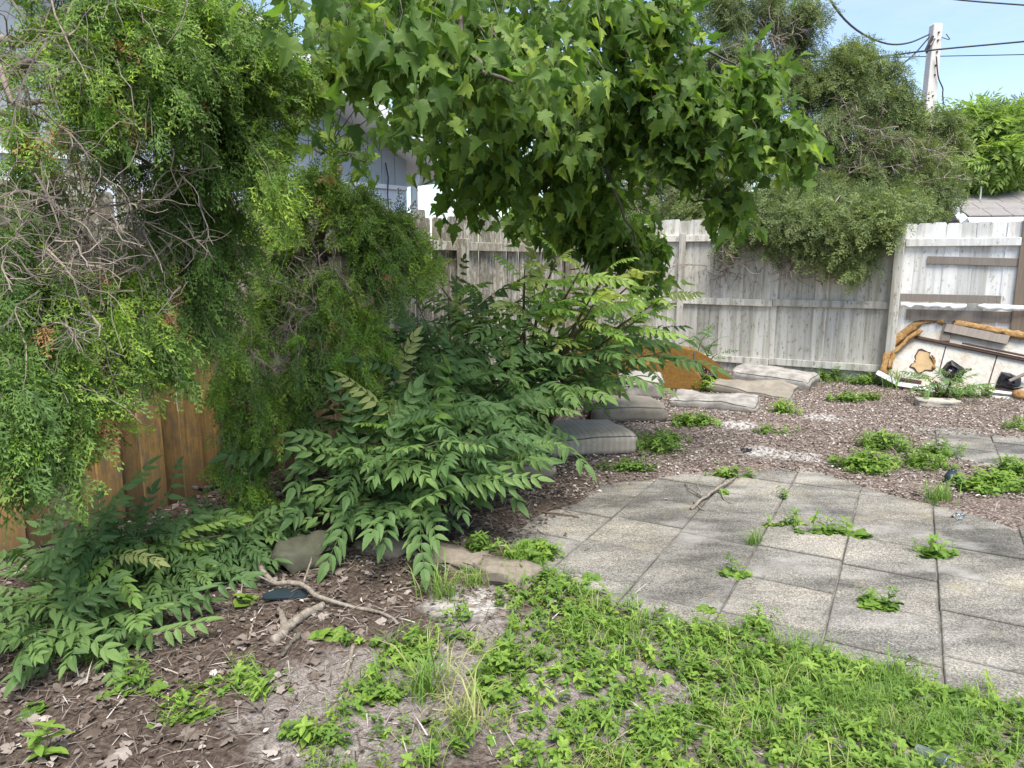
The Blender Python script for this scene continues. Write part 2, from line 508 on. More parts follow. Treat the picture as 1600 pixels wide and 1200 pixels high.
def fabric(name, c, stripe=0.0, dirt=(0.10, 0.10, 0.09), dfac=0.6):
    k = NT(name)
    oc = k.coord('Object')
    n = k.noise(oc, 7, 6, 0.65); fine = k.noise(oc, 300, 2)
    cc = k.mix(k.ramp(n, [(0.35, 0.0), (0.7, dfac)]), c, dirt)
    hl = fine
    if stripe:
        w = k.n('ShaderNodeTexWave')
        w.wave_type = 'BANDS'; w.bands_direction = 'X'
        w.inputs['Scale'].default_value = stripe; w.inputs['Distortion'].default_value = 0.6
        w.inputs['Detail'].default_value = 2
        k.l(oc, w.inputs['Vector'])
        cc = k.mix(k.ramp(w.outputs['Fac'], [(0.25, 0.0), (0.6, 0.6)]), cc, tuple(x * 0.68 for x in c))
    spots = k.ramp(k.noise(oc, 26, 5, 0.7), [(0.60, 0.0), (0.70, 0.7)])
    cc = k.mix(spots, cc, tuple(x * 0.35 for x in c))
    k.bsdf(cc, 0.9, 0.15, k.bump(k.math('ADD', n, k.math('MULTIPLY', fine, 0.3)), 0.4, 0.012))
    return k.m
M['cushion_grey'] = fabric('weathered_grey_fabric', (0.27, 0.235, 0.185))
M['cushion_stripe'] = fabric('striped_grey_fabric', (0.44, 0.385, 0.305), 7.0, dfac=0.45)
M['cushion_pale'] = fabric('pale_rotten_fabric', (0.36, 0.34, 0.31), 0.0, (0.13, 0.118, 0.10), 0.95)
M['piping'] = plain('dark_piping', (0.10, 0.095, 0.09), 0.85)

def foam(name, a, b, c, bs=0.9):
    k = NT(name)
    oc = k.coord('Object')
    n = k.noise(oc, 28, 6, 0.75); n2 = k.noise(oc, 4, 4, 0.6)
    cc = k.ramp(n, [(0.3, a), (0.5, b), (0.72, c)])
    cc = k.mix(k.ramp(n2, [(0.5, 0.0), (0.75, 0.45)]), cc, tuple(x * 0.5 for x in a))
    k.bsdf(cc, 0.95, 0.1, k.bump(n, bs, 0.02))
    return k.m
M['foam'] = foam('orange_rotten_foam', (0.19, 0.10, 0.04), (0.36, 0.215, 0.09), (0.50, 0.34, 0.17))
M['ochre'] = foam('ochre_sofa_cloth', (0.13, 0.068, 0.018), (0.19, 0.105, 0.028), (0.25, 0.15, 0.048), 0.25)
M['tan_board'] = plain('tan_fibreboard', (0.44, 0.31, 0.17), 0.9, 0.15, 0.4, 14)

def backing():
    k = NT('stained_white_backing')
    oc = k.coord('Object')
    n = k.noise(oc, 4.0, 6, 0.65); n2 = k.noise(oc, 14, 5, 0.7)
    cc = k.ramp(n, [(0.35, (0.56, 0.55, 0.51)), (0.55, (0.50, 0.47, 0.41)), (0.75, (0.42, 0.31, 0.19))])
    cc = k.mix(k.ramp(n2, [(0.50, 0.0), (0.72, 0.6)]), cc, (0.27, 0.21, 0.14))
    k.bsdf(cc, 0.85, 0.2, k.bump(k.math('ADD', n, n2), 0.5, 0.02))
    return k.m
M['backing'] = backing()
def clear_mat():
    k = NT('clear_plastic')
    b = k.bsdf((0.75, 0.85, 0.88), 0.12, 0.5)
    b.inputs['Transmission Weight'].default_value = 0.85
    return k.m
M['clear'] = clear_mat()
#__PART2__

# ------------------------------------------------------------------ ground sheet
PATIO = np.array([(0, 3.6), (0.25, 4.04), (0.63, 4.66), (1.38, 4.91), (2.2, 4.95), (2.5, 4.43), (2.74, 4.08), (3.0, 3.55), (3.3, 3.0),
                  (2.7, 1.85), (1.74, 2.17), (1.46, 2.33), (1.03, 2.61), (0.83, 2.72), (0.45, 2.9), (0.11, 3.3)])
PATIO2 = np.array([(3.28, 5.35), (3.72, 6.08), (5.3, 5.65), (5.1, 4.4), (3.75, 4.93)])
def poly_sd(x, y, poly):
    """signed distance, negative inside"""
    x = np.asarray(x, float); y = np.asarray(y, float)
    d = np.full(x.shape, 1e9); ins = np.zeros(x.shape, bool)
    n = len(poly)
    for i in range(n):
        ax, ay = poly[i]; bx, by = poly[(i + 1) % n]
        ex, ey = bx - ax, by - ay
        t = np.clip(((x - ax) * ex + (y - ay) * ey) / (ex * ex + ey * ey), 0, 1)
        d = np.minimum(d, np.hypot(x - ax - t * ex, y - ay - t * ey))
        c = ((ay > y) != (by > y)) & (x < (bx - ax) * (y - ay) / (by - ay + 1e-12) + ax)
        ins ^= c
    return np.where(ins, -d, d)
def sstep(a, b, x):
    t = np.clip((x - a) / (b - a), 0, 1)
    return t * t * (3 - 2 * t)
def ground_z(x, y):
    x = np.asarray(x, float); y = np.asarray(y, float)
    sd = np.minimum(poly_sd(x, y, PATIO), poly_sd(x, y, PATIO2)) + 0.09 * vnoise(x, y, 3.0, 3) + 0.03 * vnoise(x, y, 17.0, 4)
    m = sstep(-0.03, 0.06, sd)
    bumps = 0.012 * vnoise(x, y, 1.1, 5) + 0.008 * vnoise(x, y, 4.0, 6) + 0.005 * vnoise(x, y, 13.0, 8) + 0.003 * vnoise(x, y, 29.0, 9)
    fade = sstep(40, 14, np.hypot(x, y))
    return -0.010 + 0.003 * vnoise(x, y, 9.0, 14) + m * (0.022 + bumps * fade)
fx = np.concatenate([[-400, -200, -100, -50, -25, -14, -9, -6.5, -5], np.arange(-4, 7.0, 0.04), [7.5, 8.5, 10, 13, 18, 26, 50, 100, 200, 400]])
fy = np.concatenate([[-300, -100, -40, -15, -6, -2, 0, 0.8], np.arange(1.3, 11.4, 0.04), [12, 13, 15, 18, 24, 35, 60, 120, 300, 600]])
GX, GY = np.meshgrid(fx, fy)
gx, gy = GX.ravel(), GY.ravel()
nxv = len(fx)
ii, jj = np.meshgrid(np.arange(len(fy) - 1), np.arange(nxv - 1), indexing='ij')
a0 = (ii * nxv + jj).ravel()
GQ = np.stack([a0, a0 + 1, a0 + 1 + nxv, a0 + nxv], 1)
gme = mesh_np('ground', np.stack([gx, gy, ground_z(gx, gy)], 1), GQ, None, True)
def ell(x, y, cx, cy, rx, ry):
    return np.clip(1.25 - np.hypot((x - cx) / rx, (y - cy) / ry), 0, 1)
sand = np.maximum.reduce([ell(gx, gy, 0.2, 2.35, 0.9, 0.6), ell(gx, gy, -0.5, 2.2, 0.5, 0.45), ell(gx, gy, 1.3, 2.0, 0.8, 0.4), ell(gx, gy, 2.6, 1.6, 1.2, 0.7)])
_c = [gp(1150, 666), gp(1285, 655), gp(1190, 710), gp(1245, 715), gp(1140, 640), gp(1330, 590), gp(1490, 700), gp(730, 945)]
chalk = np.maximum.reduce([ell(gx, gy, c.x, c.y, 0.30, 0.26) * 0.85 for c in _c])
litt = sstep(0.2, 1.2, gx * 0.8 + (gy - 4.6) * 0.5)
for nm, arr in (('sand', sand), ('chalk', chalk), ('litter', litt), ('joint', sstep(-.02, -.08, np.minimum(poly_sd(gx, gy, PATIO), poly_sd(gx, gy, PATIO2))))):
    at_ = gme.attributes.new(nm, 'FLOAT', 'POINT')
    at_.data.foreach_set('value', arr.astype(np.float32))
tag(link('ground', gme, M['soil']), None, kind='structure')

# ------------------------------------------------------------------ patios
S = 0.415
U = np.array((0.872, -0.489)); Vv = np.array((0.489, 0.872))
def slab_mesh(s, h=0.045, b=0.004):
    r = s / 2 - 0.003
    rings = [(r, -h), (r, -b), (r - b, 0.0)]
    V = []
    for rr, z in rings: V += [(-rr, -rr, z), (rr, -rr, z), (rr, rr, z), (-rr, rr, z)]
    T = []
    for k in range(2):
        for j in range(4):
            a, b2 = k * 4 + j, k * 4 + (j + 1) % 4
            T += [(a, b2, b2 + 4), (a, b2 + 4, a + 4)]
    T += [(8, 9, 10), (8, 10, 11)]
    return mesh_np('slab', np.array(V), np.array(T))
sm = slab_mesh(S); sm.materials.append(M['slab'])
def patio(name, label, poly, origin, cols, rows):
    c = poly.mean(axis=0)
    p = bpy.data.objects.new(name, None); col.objects.link(p)
    p.location = (c[0], c[1], 0)
    tag(p, label, kind='structure')
    for i in cols:
        off = (0.0, 0.06, -0.03, 0.2, 0.05, 0.16)[i % 6] * S
        for j in rows:
            q = np.array(origin) + U * (i + 0.5) * S + Vv * ((j + 0.5) * S + off)
            if poly_sd(q[0], q[1], poly) < S * 0.62:
                o = link('slab', sm, None, p)
                o.location = (q[0] - c[0], q[1] - c[1], rng.normal(0.0, 0.0035))
                o.rotation_euler = (rng.normal(0, 0.006), rng.normal(0, 0.006), math.atan2(U[1], U[0]) + rng.normal(0, 0.006))
patio('patio', 'speckled grey concrete slab patio', PATIO, (0.94, 3.78), range(-4, 8), range(-7, 6))
patio('patio', 'small patch of pale slabs near the leaning wreck', PATIO2, (3.62, 5.05), range(-3, 6), range(-4, 5))

# ------------------------------------------------------------------ fences
def picket(w, h, ear=0.012, t=0.018):
    o = [(-w / 2, 0), (w / 2, 0), (w / 2, h - ear * 1.3), (w / 2 - ear, h), (-w / 2 + ear, h), (-w / 2, h - ear * 1.3)]
    V, T = prism(o, 0.0, t)
    return mesh_np('board', V, T)
def rail(name, parent, x0, x1, z, h, y0, y1, m, tilt=0.0, lab=None, bev=0.004):
    L = x1 - x0
    V, T = box_vt(-L / 2, L / 2, y0, y1, -h / 2, h / 2)
    o = link(name, mesh_np(name, V, T), m, parent, ((x0 + x1) / 2, 0, z), (0, tilt, 0))
    bevel(o, bev)
    if lab: o['label'] = lab
    return o
def post(parent, x, z1, m, w=0.09, y0=-0.13, y1=-0.042, name='post'):
    V, T = box_vt(-w / 2, w / 2, y0, y1, -0.05, z1)
    o = link(name, mesh_np('post', V, T), m, parent, (x, 0, 0)); bevel(o, 0.006)
    return o
CORNER = Vector((1.54, 10.44, 0))
# left fence, from beyond the left edge of the picture to the corner
LDIR = Vector((0.5, 0.866, 0)); LSTART = CORNER - LDIR * 9.2
lf = thing('wooden_fence', 'grey and orange stained picket fence behind the cedar and shrubs on the left', 'fence', LSTART, R(60))
lboards = [picket(0.138, h) for h in (1.86, 1.89, 1.92, 1.95)]
for b in lboards: b.materials.append(M['left_board'])
x = 0.0; n = 0
while x < 9.15:
    o = link('board', lboards[random.randrange(4)], None, lf, (x, rng.normal(0, 0.0015) + (0.022 if n % 2 else 0), 0.02 + rng.normal(0, 0.008)))
    o.rotation_euler = (0, rng.normal(0, 0.008), rng.normal(0, 0.008))
    x += 0.131 + abs(rng.normal(0, 0.002)); n += 1
for i in range(4):
    rail('rail', lf, i * 2.3 + 0.01, i * 2.3 + 2.29, 1.63, 0.085, -0.045, -0.004, M['left_board'])
    rail('rail', lf, i * 2.3 + 0.01, i * 2.3 + 2.29, 0.25, 0.085, 0.045, 0.085, M['left_board'])
for xx in (0.3, 5.05, 7.4):
    post(lf, xx, 1.70, M['left_board'])
V, T = box_vt(-0.02, 0.02, -0.045, -0.003, 0.1, 1.5)
for xx in (3.10, 3.98):
    o = link('batten', mesh_np('batten', V, T), M['grey_plank'], lf, (xx, 0, 0), (0, R(-4), 0)); bevel(o, 0.004)

# back fence
BDIR = Vector((0.85, -0.527, 0)).normalized(); BN = Vector((0.527, 0.85, 0)).normalized(); BROT = math.atan2(BDIR.y, BDIR.x)
def on_back(px, py, off=0.0):
    d = ray(px, py)
    o = CORNER - BN * off
    t = (o - Vector((0, 0, CAM_H))).dot(BN) / d.dot(BN)
    p = Vector((0, 0, CAM_H)) + d * t
    return (p - CORNER).dot(BDIR), p.z
bf = thing('wooden_fence', 'weathered white board fence along the back of the yard under the hanging cedar', 'fence', CORNER, BROT)
S1 = on_back(1402, 450)[0]
bboards = [picket(0.1495, h, 0.014) for h in (2.03, 2.035, 2.045)]
for b in bboards: b.materials.append(M['white_board'])
x = 0.07
while x < S1 + 0.02:
    o = link('board', bboards[random.randrange(3)], None, bf, (x, rng.normal(0, 0.003), 0.0 + rng.normal(0, 0.006)))
    o.rotation_euler = (0, rng.normal(0, 0.0012), rng.normal(0, 0.02))
    x += 0.1492 + abs(rng.normal(0, 0.0004))
for z in (1.79, 0.95, 0.18):
    rail('rail', bf, 0.02, 2.18, z, 0.088, -0.045, -0.006, M['white_board'], R(0.15))
    rail('rail', bf, 2.19, S1 - 0.06, z + 0.01, 0.088, -0.045, -0.006, M['white_board'], R(-0.2))
post(bf, on_back(1066, 450)[0], 1.86, M['white_board'], 0.085, -0.09, -0.047)
post(bf, S1 - 0.01, 1.92, M['white_board'], 0.10, -0.13, -0.012)

# brighter end panel with nailed planks
PSTART = CORNER + BDIR * (S1 + 0.05)
gf = thing('wooden_fence', 'bright white flaking fence panel patched with grey planks at the right', 'fence', PSTART, BROT)
pboards = [picket(0.1445, h, 0.016) for h in (1.915, 1.92, 1.927)]
for b in pboards: b.materials.append(M['white_board_fresh'])
x = 0.03; n = 0
while x < 2.9:
    if n not in (6,):
        o = link('board', pboards[n % 3], None, gf, (x, rng.normal(0, 0.003), 0.0))
        o.rotation_euler = (0, rng.normal(0.002, 0.001), rng.normal(0, 0.02))
    else:
        b = picket(0.138, 1.92, 0.02); b.materials.append(M['white_board_fresh'])
        link('board', b, None, gf, (x - 0.001, 0.006, 0.0))
    x += 0.1442 + abs(rng.normal(0, 0.0004)); n += 1
rail('rail', gf, 0.0, 2.9, 1.70, 0.088, -0.045, -0.006, M['white_board_fresh'])
def plank(px0, py0, px1, py1, hgt, y0, m, lab, name='plank'):
    s0, z0 = on_back(px0, py0, -y0); s1, z1 = on_back(px1, py1, -y0)
    s0 -= S1 + 0.05; s1 -= S1 + 0.05
    L = math.hypot(s1 - s0, z1 - z0)
    V, T = box_vt(-L / 2, L / 2, y0 - 0.02, y0, -hgt / 2, hgt / 2)
    o = link(name, mesh_np(name, V, T), m, gf, ((s0 + s1) / 2, 0, (z0 + z1) / 2), (0, -math.atan2(z1 - z0, s1 - s0), 0))
    bevel(o, 0.003)
    o['label'] = lab
    nl = []
    for sx in (-1, 1):
        for dz in (-0.25, 0.25):
            V2, T2 = tube([(sx * (L / 2 - 0.04), y0 - 0.0225, dz * hgt), (sx * (L / 2 - 0.04), y0 - 0.018, dz * hgt)], 0.005, 6)
            link('nail', mesh_np('nail', V2, T2), M['rust'], o)
plank(1449, 406, 1660, 412, 0.088, -0.006, M['grey_plank'], 'grey plank nailed below the top rail')
plank(1396, 464, 1564, 468, 0.088, -0.05, M['grey_plank'], 'grey plank across the panel at middle height')
plank(1416, 491, 1586, 496, 0.125, -0.006, M['grey_plank'], 'broad grey plank just above the wreck')
sp, zp = on_back(1594, 480, 0.05); sp -= S1 + 0.05
post(gf, sp, 1.98, M['brown_post'], 0.13, -0.045, -0.03 + 0.022, 'post')['label'] = 'bare brown post at the right'
# torn white strip
s0, z0 = on_back(1408, 476, 0.07); s1, z1 = on_back(1640, 482, 0.07); s0 -= S1 + 0.05; s1 -= S1 + 0.05
k = 26; V = []; T = []
for i in range(k + 1):
    f = i / k
    zz = z0 + (z1 - z0) * f
    V += [(s0 + (s1 - s0) * f, -0.078 + 0.012 * math.sin(i * 1.7), zz + 0.026 + rng.normal(0, 0.003)), (s0 + (s1 - s0) * f, -0.088 + 0.014 * math.sin(i * 2.3), zz - 0.03 + rng.normal(0, 0.016))]
for i in range(k):
    if i in (12, 13): continue
    a = i * 2; T += [(a, a + 1, a + 3), (a, a + 3, a + 2)]
o = link('torn_strip', mesh_np('torn_strip', np.array(V), np.array(T), None, True), M['trim'], gf)
sl = o.modifiers.new('solid', 'SOLIDIFY'); sl.thickness = 0.004

# ------------------------------------------------------------------ house behind the left fence
HC = Vector((-1.33, 9.25, 0)); HD = Vector((-0.667, -0.745, 0)).normalized()   # from the corner along the gable wall, to the left
hrot = math.atan2(HD.y, HD.x)
# local x along HD; local y = (0.745,-0.667): towards the yard
hs = thing('house', 'blue-grey and white house with overhanging gable roof behind the left fence', 'house', HC, hrot)
V, T = box_vt(0, 9, -6, 0, 0, 2.42)
link('wall', mesh_np('wall', V, T), M['stucco'], hs)
slope = 0.42
def soff(t): return 2.72 + slope * min(t, 9 - t)
bw = 0.2
for i in range(45):
    xa, xb = i * bw + 0.006, (i + 1) * bw - 0.006
    V, T = prism([(xa, 2.40), (xb, 2.40), (xb, soff(xb) + 0.05), (xa, soff(xa) + 0.05)], -0.1, 0.022)
    link('siding_board', mesh_np('siding_board', V, T), M['siding'], hs)
V, T = box_vt(-0.0, 9.0, -0.12, 0.012, 2.36, soff(0))
link('wall_sheathing', mesh_np('wall_sheathing', V, T), M['siding'], hs)
for sgn in (0, 1):
    xa, xb = (-0.55, 4.5) if sgn == 0 else (9.55, 4.5)
    za, zb = 2.72 - 0.55 * slope, 2.72 + slope * 4.5
    rs = [(xa, za), (xb, zb), (xb, zb + 0.02), (xa, za + 0.02)]
    V, T = prism(rs, -6.5, 0.5); link('soffit', mesh_np('soffit', V, T), M['trim'], hs)
    rs = [(xa, za + 0.023), (xb, zb + 0.023), (xb, zb + 0.16), (xa, za + 0.16)]
    V, T = prism(rs, -6.52, 0.52); link('roof', mesh_np('roof', V, T), M['shingle'], hs)
    rs = [(xa, za - 0.03), (xb, zb - 0.03), (xb, zb + 0.15), (xa, za + 0.15)]
    V, T = prism(rs, 0.523, 0.548); link('fascia', mesh_np('fascia', V, T), M['trim'], hs)
V, T = box_vt(0.02, 8.98, 0.024, 0.04, 2.36, 2.41); link('trim_band', mesh_np('trim_band', V, T), M['trim'], hs)
V, T = tube([(-0.08, 0.05, 0.0), (-0.08, 0.05, 2.4), (-0.12, 0.12, 2.55)], 0.045, 10); link('downspout', mesh_np('downspout', V, T, None, True), M['trim'], hs)
V, T = tube(wobble(curve_pts([(0.35, 0.03, 1.0), (0.33, 0.035, 2.0), (0.36, 0.05, 2.66)], 8), 0.01), 0.008, 5); link('cable', mesh_np('cable', V, T), M['wire'], hs)

# ------------------------------------------------------------------ house roof beyond the right panel
p0 = at(1513, 341, 12.4)
hr = thing('house', 'far house with grey shingle roof and white eaves above the right fence panel', 'house', (p0.x, p0.y, 0), R(-14))
zt = p0.z
V, T = box_vt(0.5, 9, 0.5, 6, 0, zt - 0.1); link('wall', mesh_np('wall', V, T), M['stucco'], hr)
e = zt
V = np.array([(0, 0, e), (9.5, 0, e + 0.0), (9.5, 6.5, e), (0, 6.5, e), (0.35, 3.2, e + 0.95), (9.1, 3.2, e + 0.95)])
T = np.array([(0, 1, 5), (0, 5, 4), (1, 2, 5), (2, 3, 4), (2, 4, 5), (3, 0, 4), (0, 2, 1), (0, 3, 2)])
rf = link('roof', mesh_np('roof', V, T), M['shingle'], hr)
a = Acc()
for r_ in range(7):
    f0, f1 = r_ / 7, (r_ + 1) / 7
    xx = 0.0
    while xx < 9.2:
        w = random.uniform(0.25, 0.4)
        x0, x1 = xx + 0.35 * f0, min(xx + w - 0.01, 9.3) + 0.35 * f0
        V, T = box_vt(x0, x1, 3.2 * f0 - 0.02, 3.2 * f1, 0, 0.02)
        V[:, 2] += e + 0.03 + 0.95 * V[:, 1] / 3.2
        a.add(V, T); xx += w
o = link('shingles', a.mesh('shingles'), M['shingle'], rf); o['kind'] = 'stuff'
for (q0, q1) in (((-0.02, -0.05, e - 0.08), (9.5, -0.05, e - 0.08)), ((-0.03, -0.05, e - 0.08), (0.33, 3.2, e + 0.9)), ((0.33, 3.2, e + 0.9), (-0.03, 6.5, e - 0.08))):
    V, T = tube([q0, q1], 0.09, 4); link('eave_trim', mesh_np('eave_trim', V, T), M['trim'], hr)
V, T = tube([(0.55, 1.2, e + 0.3), (0.55, 1.2, e + .62)], 0.014, 8); link('vent_pipe', mesh_np('vent_pipe', V, T), M['trim'], hr)

# ------------------------------------------------------------------ utility pole and wires
pb = at(1450, 170, 21.0); ptop = at(1460.5, 38, 21.0)
up = thing('utility_pole', 'white concrete utility pole rising behind the cedars', 'utility pole', (pb.x, pb.y, 0))
zt = ptop.z
V = []
for w, z in ((0.19, -0.3), (0.125, zt - 0.03), (0.105, zt)):
    V += [(-w, -w, z), (w, -w, z), (w, w, z), (-w, w, z)]
T = []
for kk in range(2):
    for j in range(4):
        aa, bb = kk * 4 + j, kk * 4 + (j + 1) % 4; T += [(aa, bb, bb + 4), (aa, bb + 4, aa + 4)]
T += [(8, 9, 10), (8, 10, 11)]
o = link('shaft', mesh_np('shaft', np.array(V), np.array(T)), M['concrete_white'], up); bevel(o, 0.02)
for dz in (0.25, 0.45, 0.75, 1.1, 1.35, 1.9, 2.2):
    V, T = tube([(0.02, -0.16, zt - dz), (0.02, -0.12, zt - dz)], 0.025, 6); link('bolt', mesh_np('bolt', V, T), M['rust'], up)
V, T = tube([(-0.1, -0.17, zt - 0.42), (-0.22, -0.2, zt - 0.6), (-0.3, -0.2, zt - 0.8)], 0.03, 6); link('insulator', mesh_np('insulator', V, T), M['black_plastic'], up)
V, T = tube([(-0.15, -0.17, zt - 0.35), (-0.34, -0.2, zt - 0.75)], 0.035, 6); link('clamp', mesh_np('clamp', V, T), M['black_plastic'], up)
V, T = tube(curve_pts([(0.1, -0.15, zt - 0.38), (0.3, -0.2, zt - 0.45), (0.2, -0.18, zt - 0.3)], 8), 0.012, 5); link('wire_hook', mesh_np('wire_hook', V, T), M['wire'], up)
ang = np.linspace(0, 2 * math.pi, 14)
V, T = tube(np.stack([0.27 + 0.14 * np.cos(ang), np.full(14, -0.18), zt - 2.3 + 0.2 * np.sin(ang)], 1), 0.012, 5); link('wire_coil', mesh_np('wire_coil', V, T), M['wire'], up)
def wire(label, pts, rad=0.02, n=24, group='overhead wires'):
    P = curve_pts(pts, n); V, T = tube(P - P[0], rad, 5)
    o = link('overhead_wire', mesh_np('overhead_wire', V, T, None, True), M['wire'], None, P[0])
    tag(o, label, 'wire', group)
wire('wire sagging in a deep curve from the pole top to the upper left', [at(1452, 54, 20.8), at(1420, 67, 19.5), at(1385, 68, 18), at(1340, 48, 16), at(1300, 5, 14), at(1270, -70, 12.5)], 0.022)
wire('thick wire crossing in front of the pole and rising to the right edge', [at(1240, 98, 22), at(1360, 90, 20.5), at(1460, 78, 19.5), at(1610, 64, 18.5), at(1800, 45, 17)], 0.022)
wire('thin level wire below the thick wire crossing the pole', [at(1240, 88, 24), at(1360, 90, 23), at(1460, 88, 22), at(1610, 85, 21), at(1800, 80, 20)], 0.014)
wire('short wire running down left from the pole top into the cedar', [at(1452, 58, 20.8), at(1425, 88, 20), at(1390, 115, 19), at(1340, 150, 17.5)], 0.02)
wire('wire at the very top right corner of the sky', [at(1430, -12, 15), at(1490, -1, 15), at(1600, 8, 14.5), at(1720, 15, 14)], 0.016)
wire('loose cable hanging down on the right side of the pole', [at(1463, 88, 20.8), at(1466, 120, 20.8), at(1473, 138, 20.8), at(1473, 150, 20.8), at(1477, 200, 20.8)], 0.018)
#__PART3__

# ------------------------------------------------------------------ leaf templates
def fan(outline, centre, zf):
    """a leaf blade: right half outline from base to tip, mirrored, folded by zf(x, y)"""
    r = list(outline)
    full = r + [(-x, y) for x, y in reversed(r[1:-1])]
    P = [centre] + full
    V = np.array([(x, y, zf(x, y)) for x, y in P])
    n = len(full)
    T = np.array([(0, 1 + i, 1 + (i + 1) % n) for i in range(n)])
    return V, T
def maple_leaf(seed):
    r = np.random.default_rng(seed)
    o = [(0, 0), (0.10, -0.05), (0.24, -0.06), (0.40, 0.02), (0.36, 0.11), (0.38, 0.18), (0.47, 0.24), (0.48, 0.33), (0.60, 0.50), (0.48, 0.50), (0.45, 0.56), (0.35, 0.54), (0.27, 0.55),
         (0.27, 0.63), (0.30, 0.72), (0.20, 0.78), (0.18, 0.87), (0.09, 0.97), (0, 1.18)]
    o = [(x * r.uniform(0.80, 0.98), y + (r.normal(0, 0.012) if x else 0)) for x, y in o]
    fold, droop, tw = r.uniform(0.2, 0.75), r.uniform(0.2, 0.8), r.uniform(-0.4, 0.4)
    V, T = fan(o, (0, 0.38), lambda x, y: abs(x) * fold - droop * y * y + tw * x * y - 0.5 * fold * abs(x) ** 2)
    V[0, 2] -= 0.01
    pt, tt = tube([(0, -0.55, 0.12), (0, -0.25, 0.02), (0, 0.02, 0)], [0.012, 0.010, 0.009], 3)
    return np.vstack([V, pt]), np.vstack([T, tt + len(V)])
MAPLE = [maple_leaf(s) for s in range(8)]
def leaflet(w=0.2, fold=0.3, droop=0.25):
    o = [(0, 0), (w * 0.75, 0.14), (w, 0.32), (w * 0.86, 0.43), (w * 0.9, 0.5), (w * 0.62, 0.66), (w * 0.6, 0.72), (w * 0.2, 0.9), (0, 1.0)]
    V, T = fan(o, (0, 0.36), lambda x, y: abs(x) * fold - droop * y * y)
    return V, T
def place(acc, tv, tt, p, d, n, s, tint=0.5):
    stamp(acc, tv, tt, np.array([p]), np.array([d]), np.array([n]), s, tint)
def feather_leaf(seed, L=0.42, pairs=4, sub=2, ll=0.075, bip=True, arch=0.9):
    """a compound leaf: rachis along +Y arching down, pinnae in pairs, each with leaflets"""
    r = np.random.default_rng(seed)
    a = Acc()
    tv, tt = leaflet(r.uniform(0.18, 0.22), 0.25, r.uniform(0.1, 0.3))
    ts = np.linspace(0, 1, 9)
    rach = np.stack([r.normal(0, .07) * ts ** 2 * L / .4 + 0.015 * np.sin(ts * 3 + seed), ts * L, 0.10 * ts * L - arch * 0.42 * L * ts ** 2], 1)
    V, T = tube(rach, np.linspace(0.0030, 0.0012, 9), 3); a.add(V, T)
    def pt(f): return np.array([np.interp(f, ts, rach[:, k]) for k in range(3)])
    def tg(f): return unit(pt(min(f + 0.05, 1)) - pt(f - 0.05))
    for i in range(pairs):
        f = (0.30 if bip else 0.20) + (0.62 if bip else 0.74) * i / pairs
        p, t = pt(f), tg(f)
        for sx in (-1, 1):
            if r.random() < .07: continue
            ang = R(70 - 24 * f + r.normal(0, 9))
            d = unit(t * math.cos(ang) + np.array([sx, 0, -0.1 + r.normal(0, 0.12)]) * math.sin(ang))
            if bip:
                pl = L * (0.44 - 0.25 * abs(f - 0.42)) * r.uniform(0.85, 1.1)
                q = p + d * pl + np.array([0, 0, -0.12 * pl])
                V, T = tube([p, (p + q) / 2 + np.array([0, 0, 0.01]), q], [0.0016, 0.0013, 0.001], 3); a.add(V, T)
                for k in range(sub):
                    g = 0.30 + 0.45 * k / max(sub - 1, 1)
                    pp = p + (q - p) * g
                    for s2 in (-1, 1):
                        side = np.cross(d, [0, 0, 1]) * s2
                        dd = unit(d * 0.66 + side * 0.75 + np.array([0, 0, -0.10 + r.normal(0, 0.10)]))
                        place(a, tv, tt, pp, dd, [r.normal(0, 0.15), r.normal(0, 0.15), 1], ll * r.uniform(0.75, 1.1))
                place(a, tv, tt, q, unit(d + np.array([0, 0, -0.3])), [0, 0, 1], ll * r.uniform(1.0, 1.25))
            else:
                place(a, tv, tt, p, unit(d + np.array([0, 0, -0.12 + r.normal(0, .08)])), [r.normal(0, 0.18), r.normal(0, .1), 1], ll * r.uniform(0.85, 1.1) * (1.12 - .9 * (f - .5) ** 2))
    e = pt(1.0); t = tg(0.97)
    place(a, tv, tt, e, t, [0, 0, 1], ll * 1.25)
    for s2 in (-1, 1):
        place(a, tv, tt, pt(0.93), unit(t + np.array([s2 * 0.9, 0, -0.15])), [0, 0, 1], ll)
    return a
FEATHER = [feather_leaf(s, 0.38 + 0.05 * (s % 3), 5 + s % 4, 2, 0.096, False, arch=0.3 + 0.3 * (s % 4)).mesh('leaf') for s in range(9)]
FEATHER_S = [feather_leaf(20 + s, 0.28, 6, 1, 0.062, False, arch=.6).mesh('leaf') for s in range(3)]
FEATHER_Y = [feather_leaf(40 + s, 0.32, 7, 2, 0.07, False, arch=0.9).mesh('leaf') for s in range(4)]
for ms, mm in ((FEATHER, 'pin_o'), (FEATHER_S, 'pin_o'), (FEATHER_Y, 'pin_new_o')):
    for me in ms: me.materials.append(M[mm])

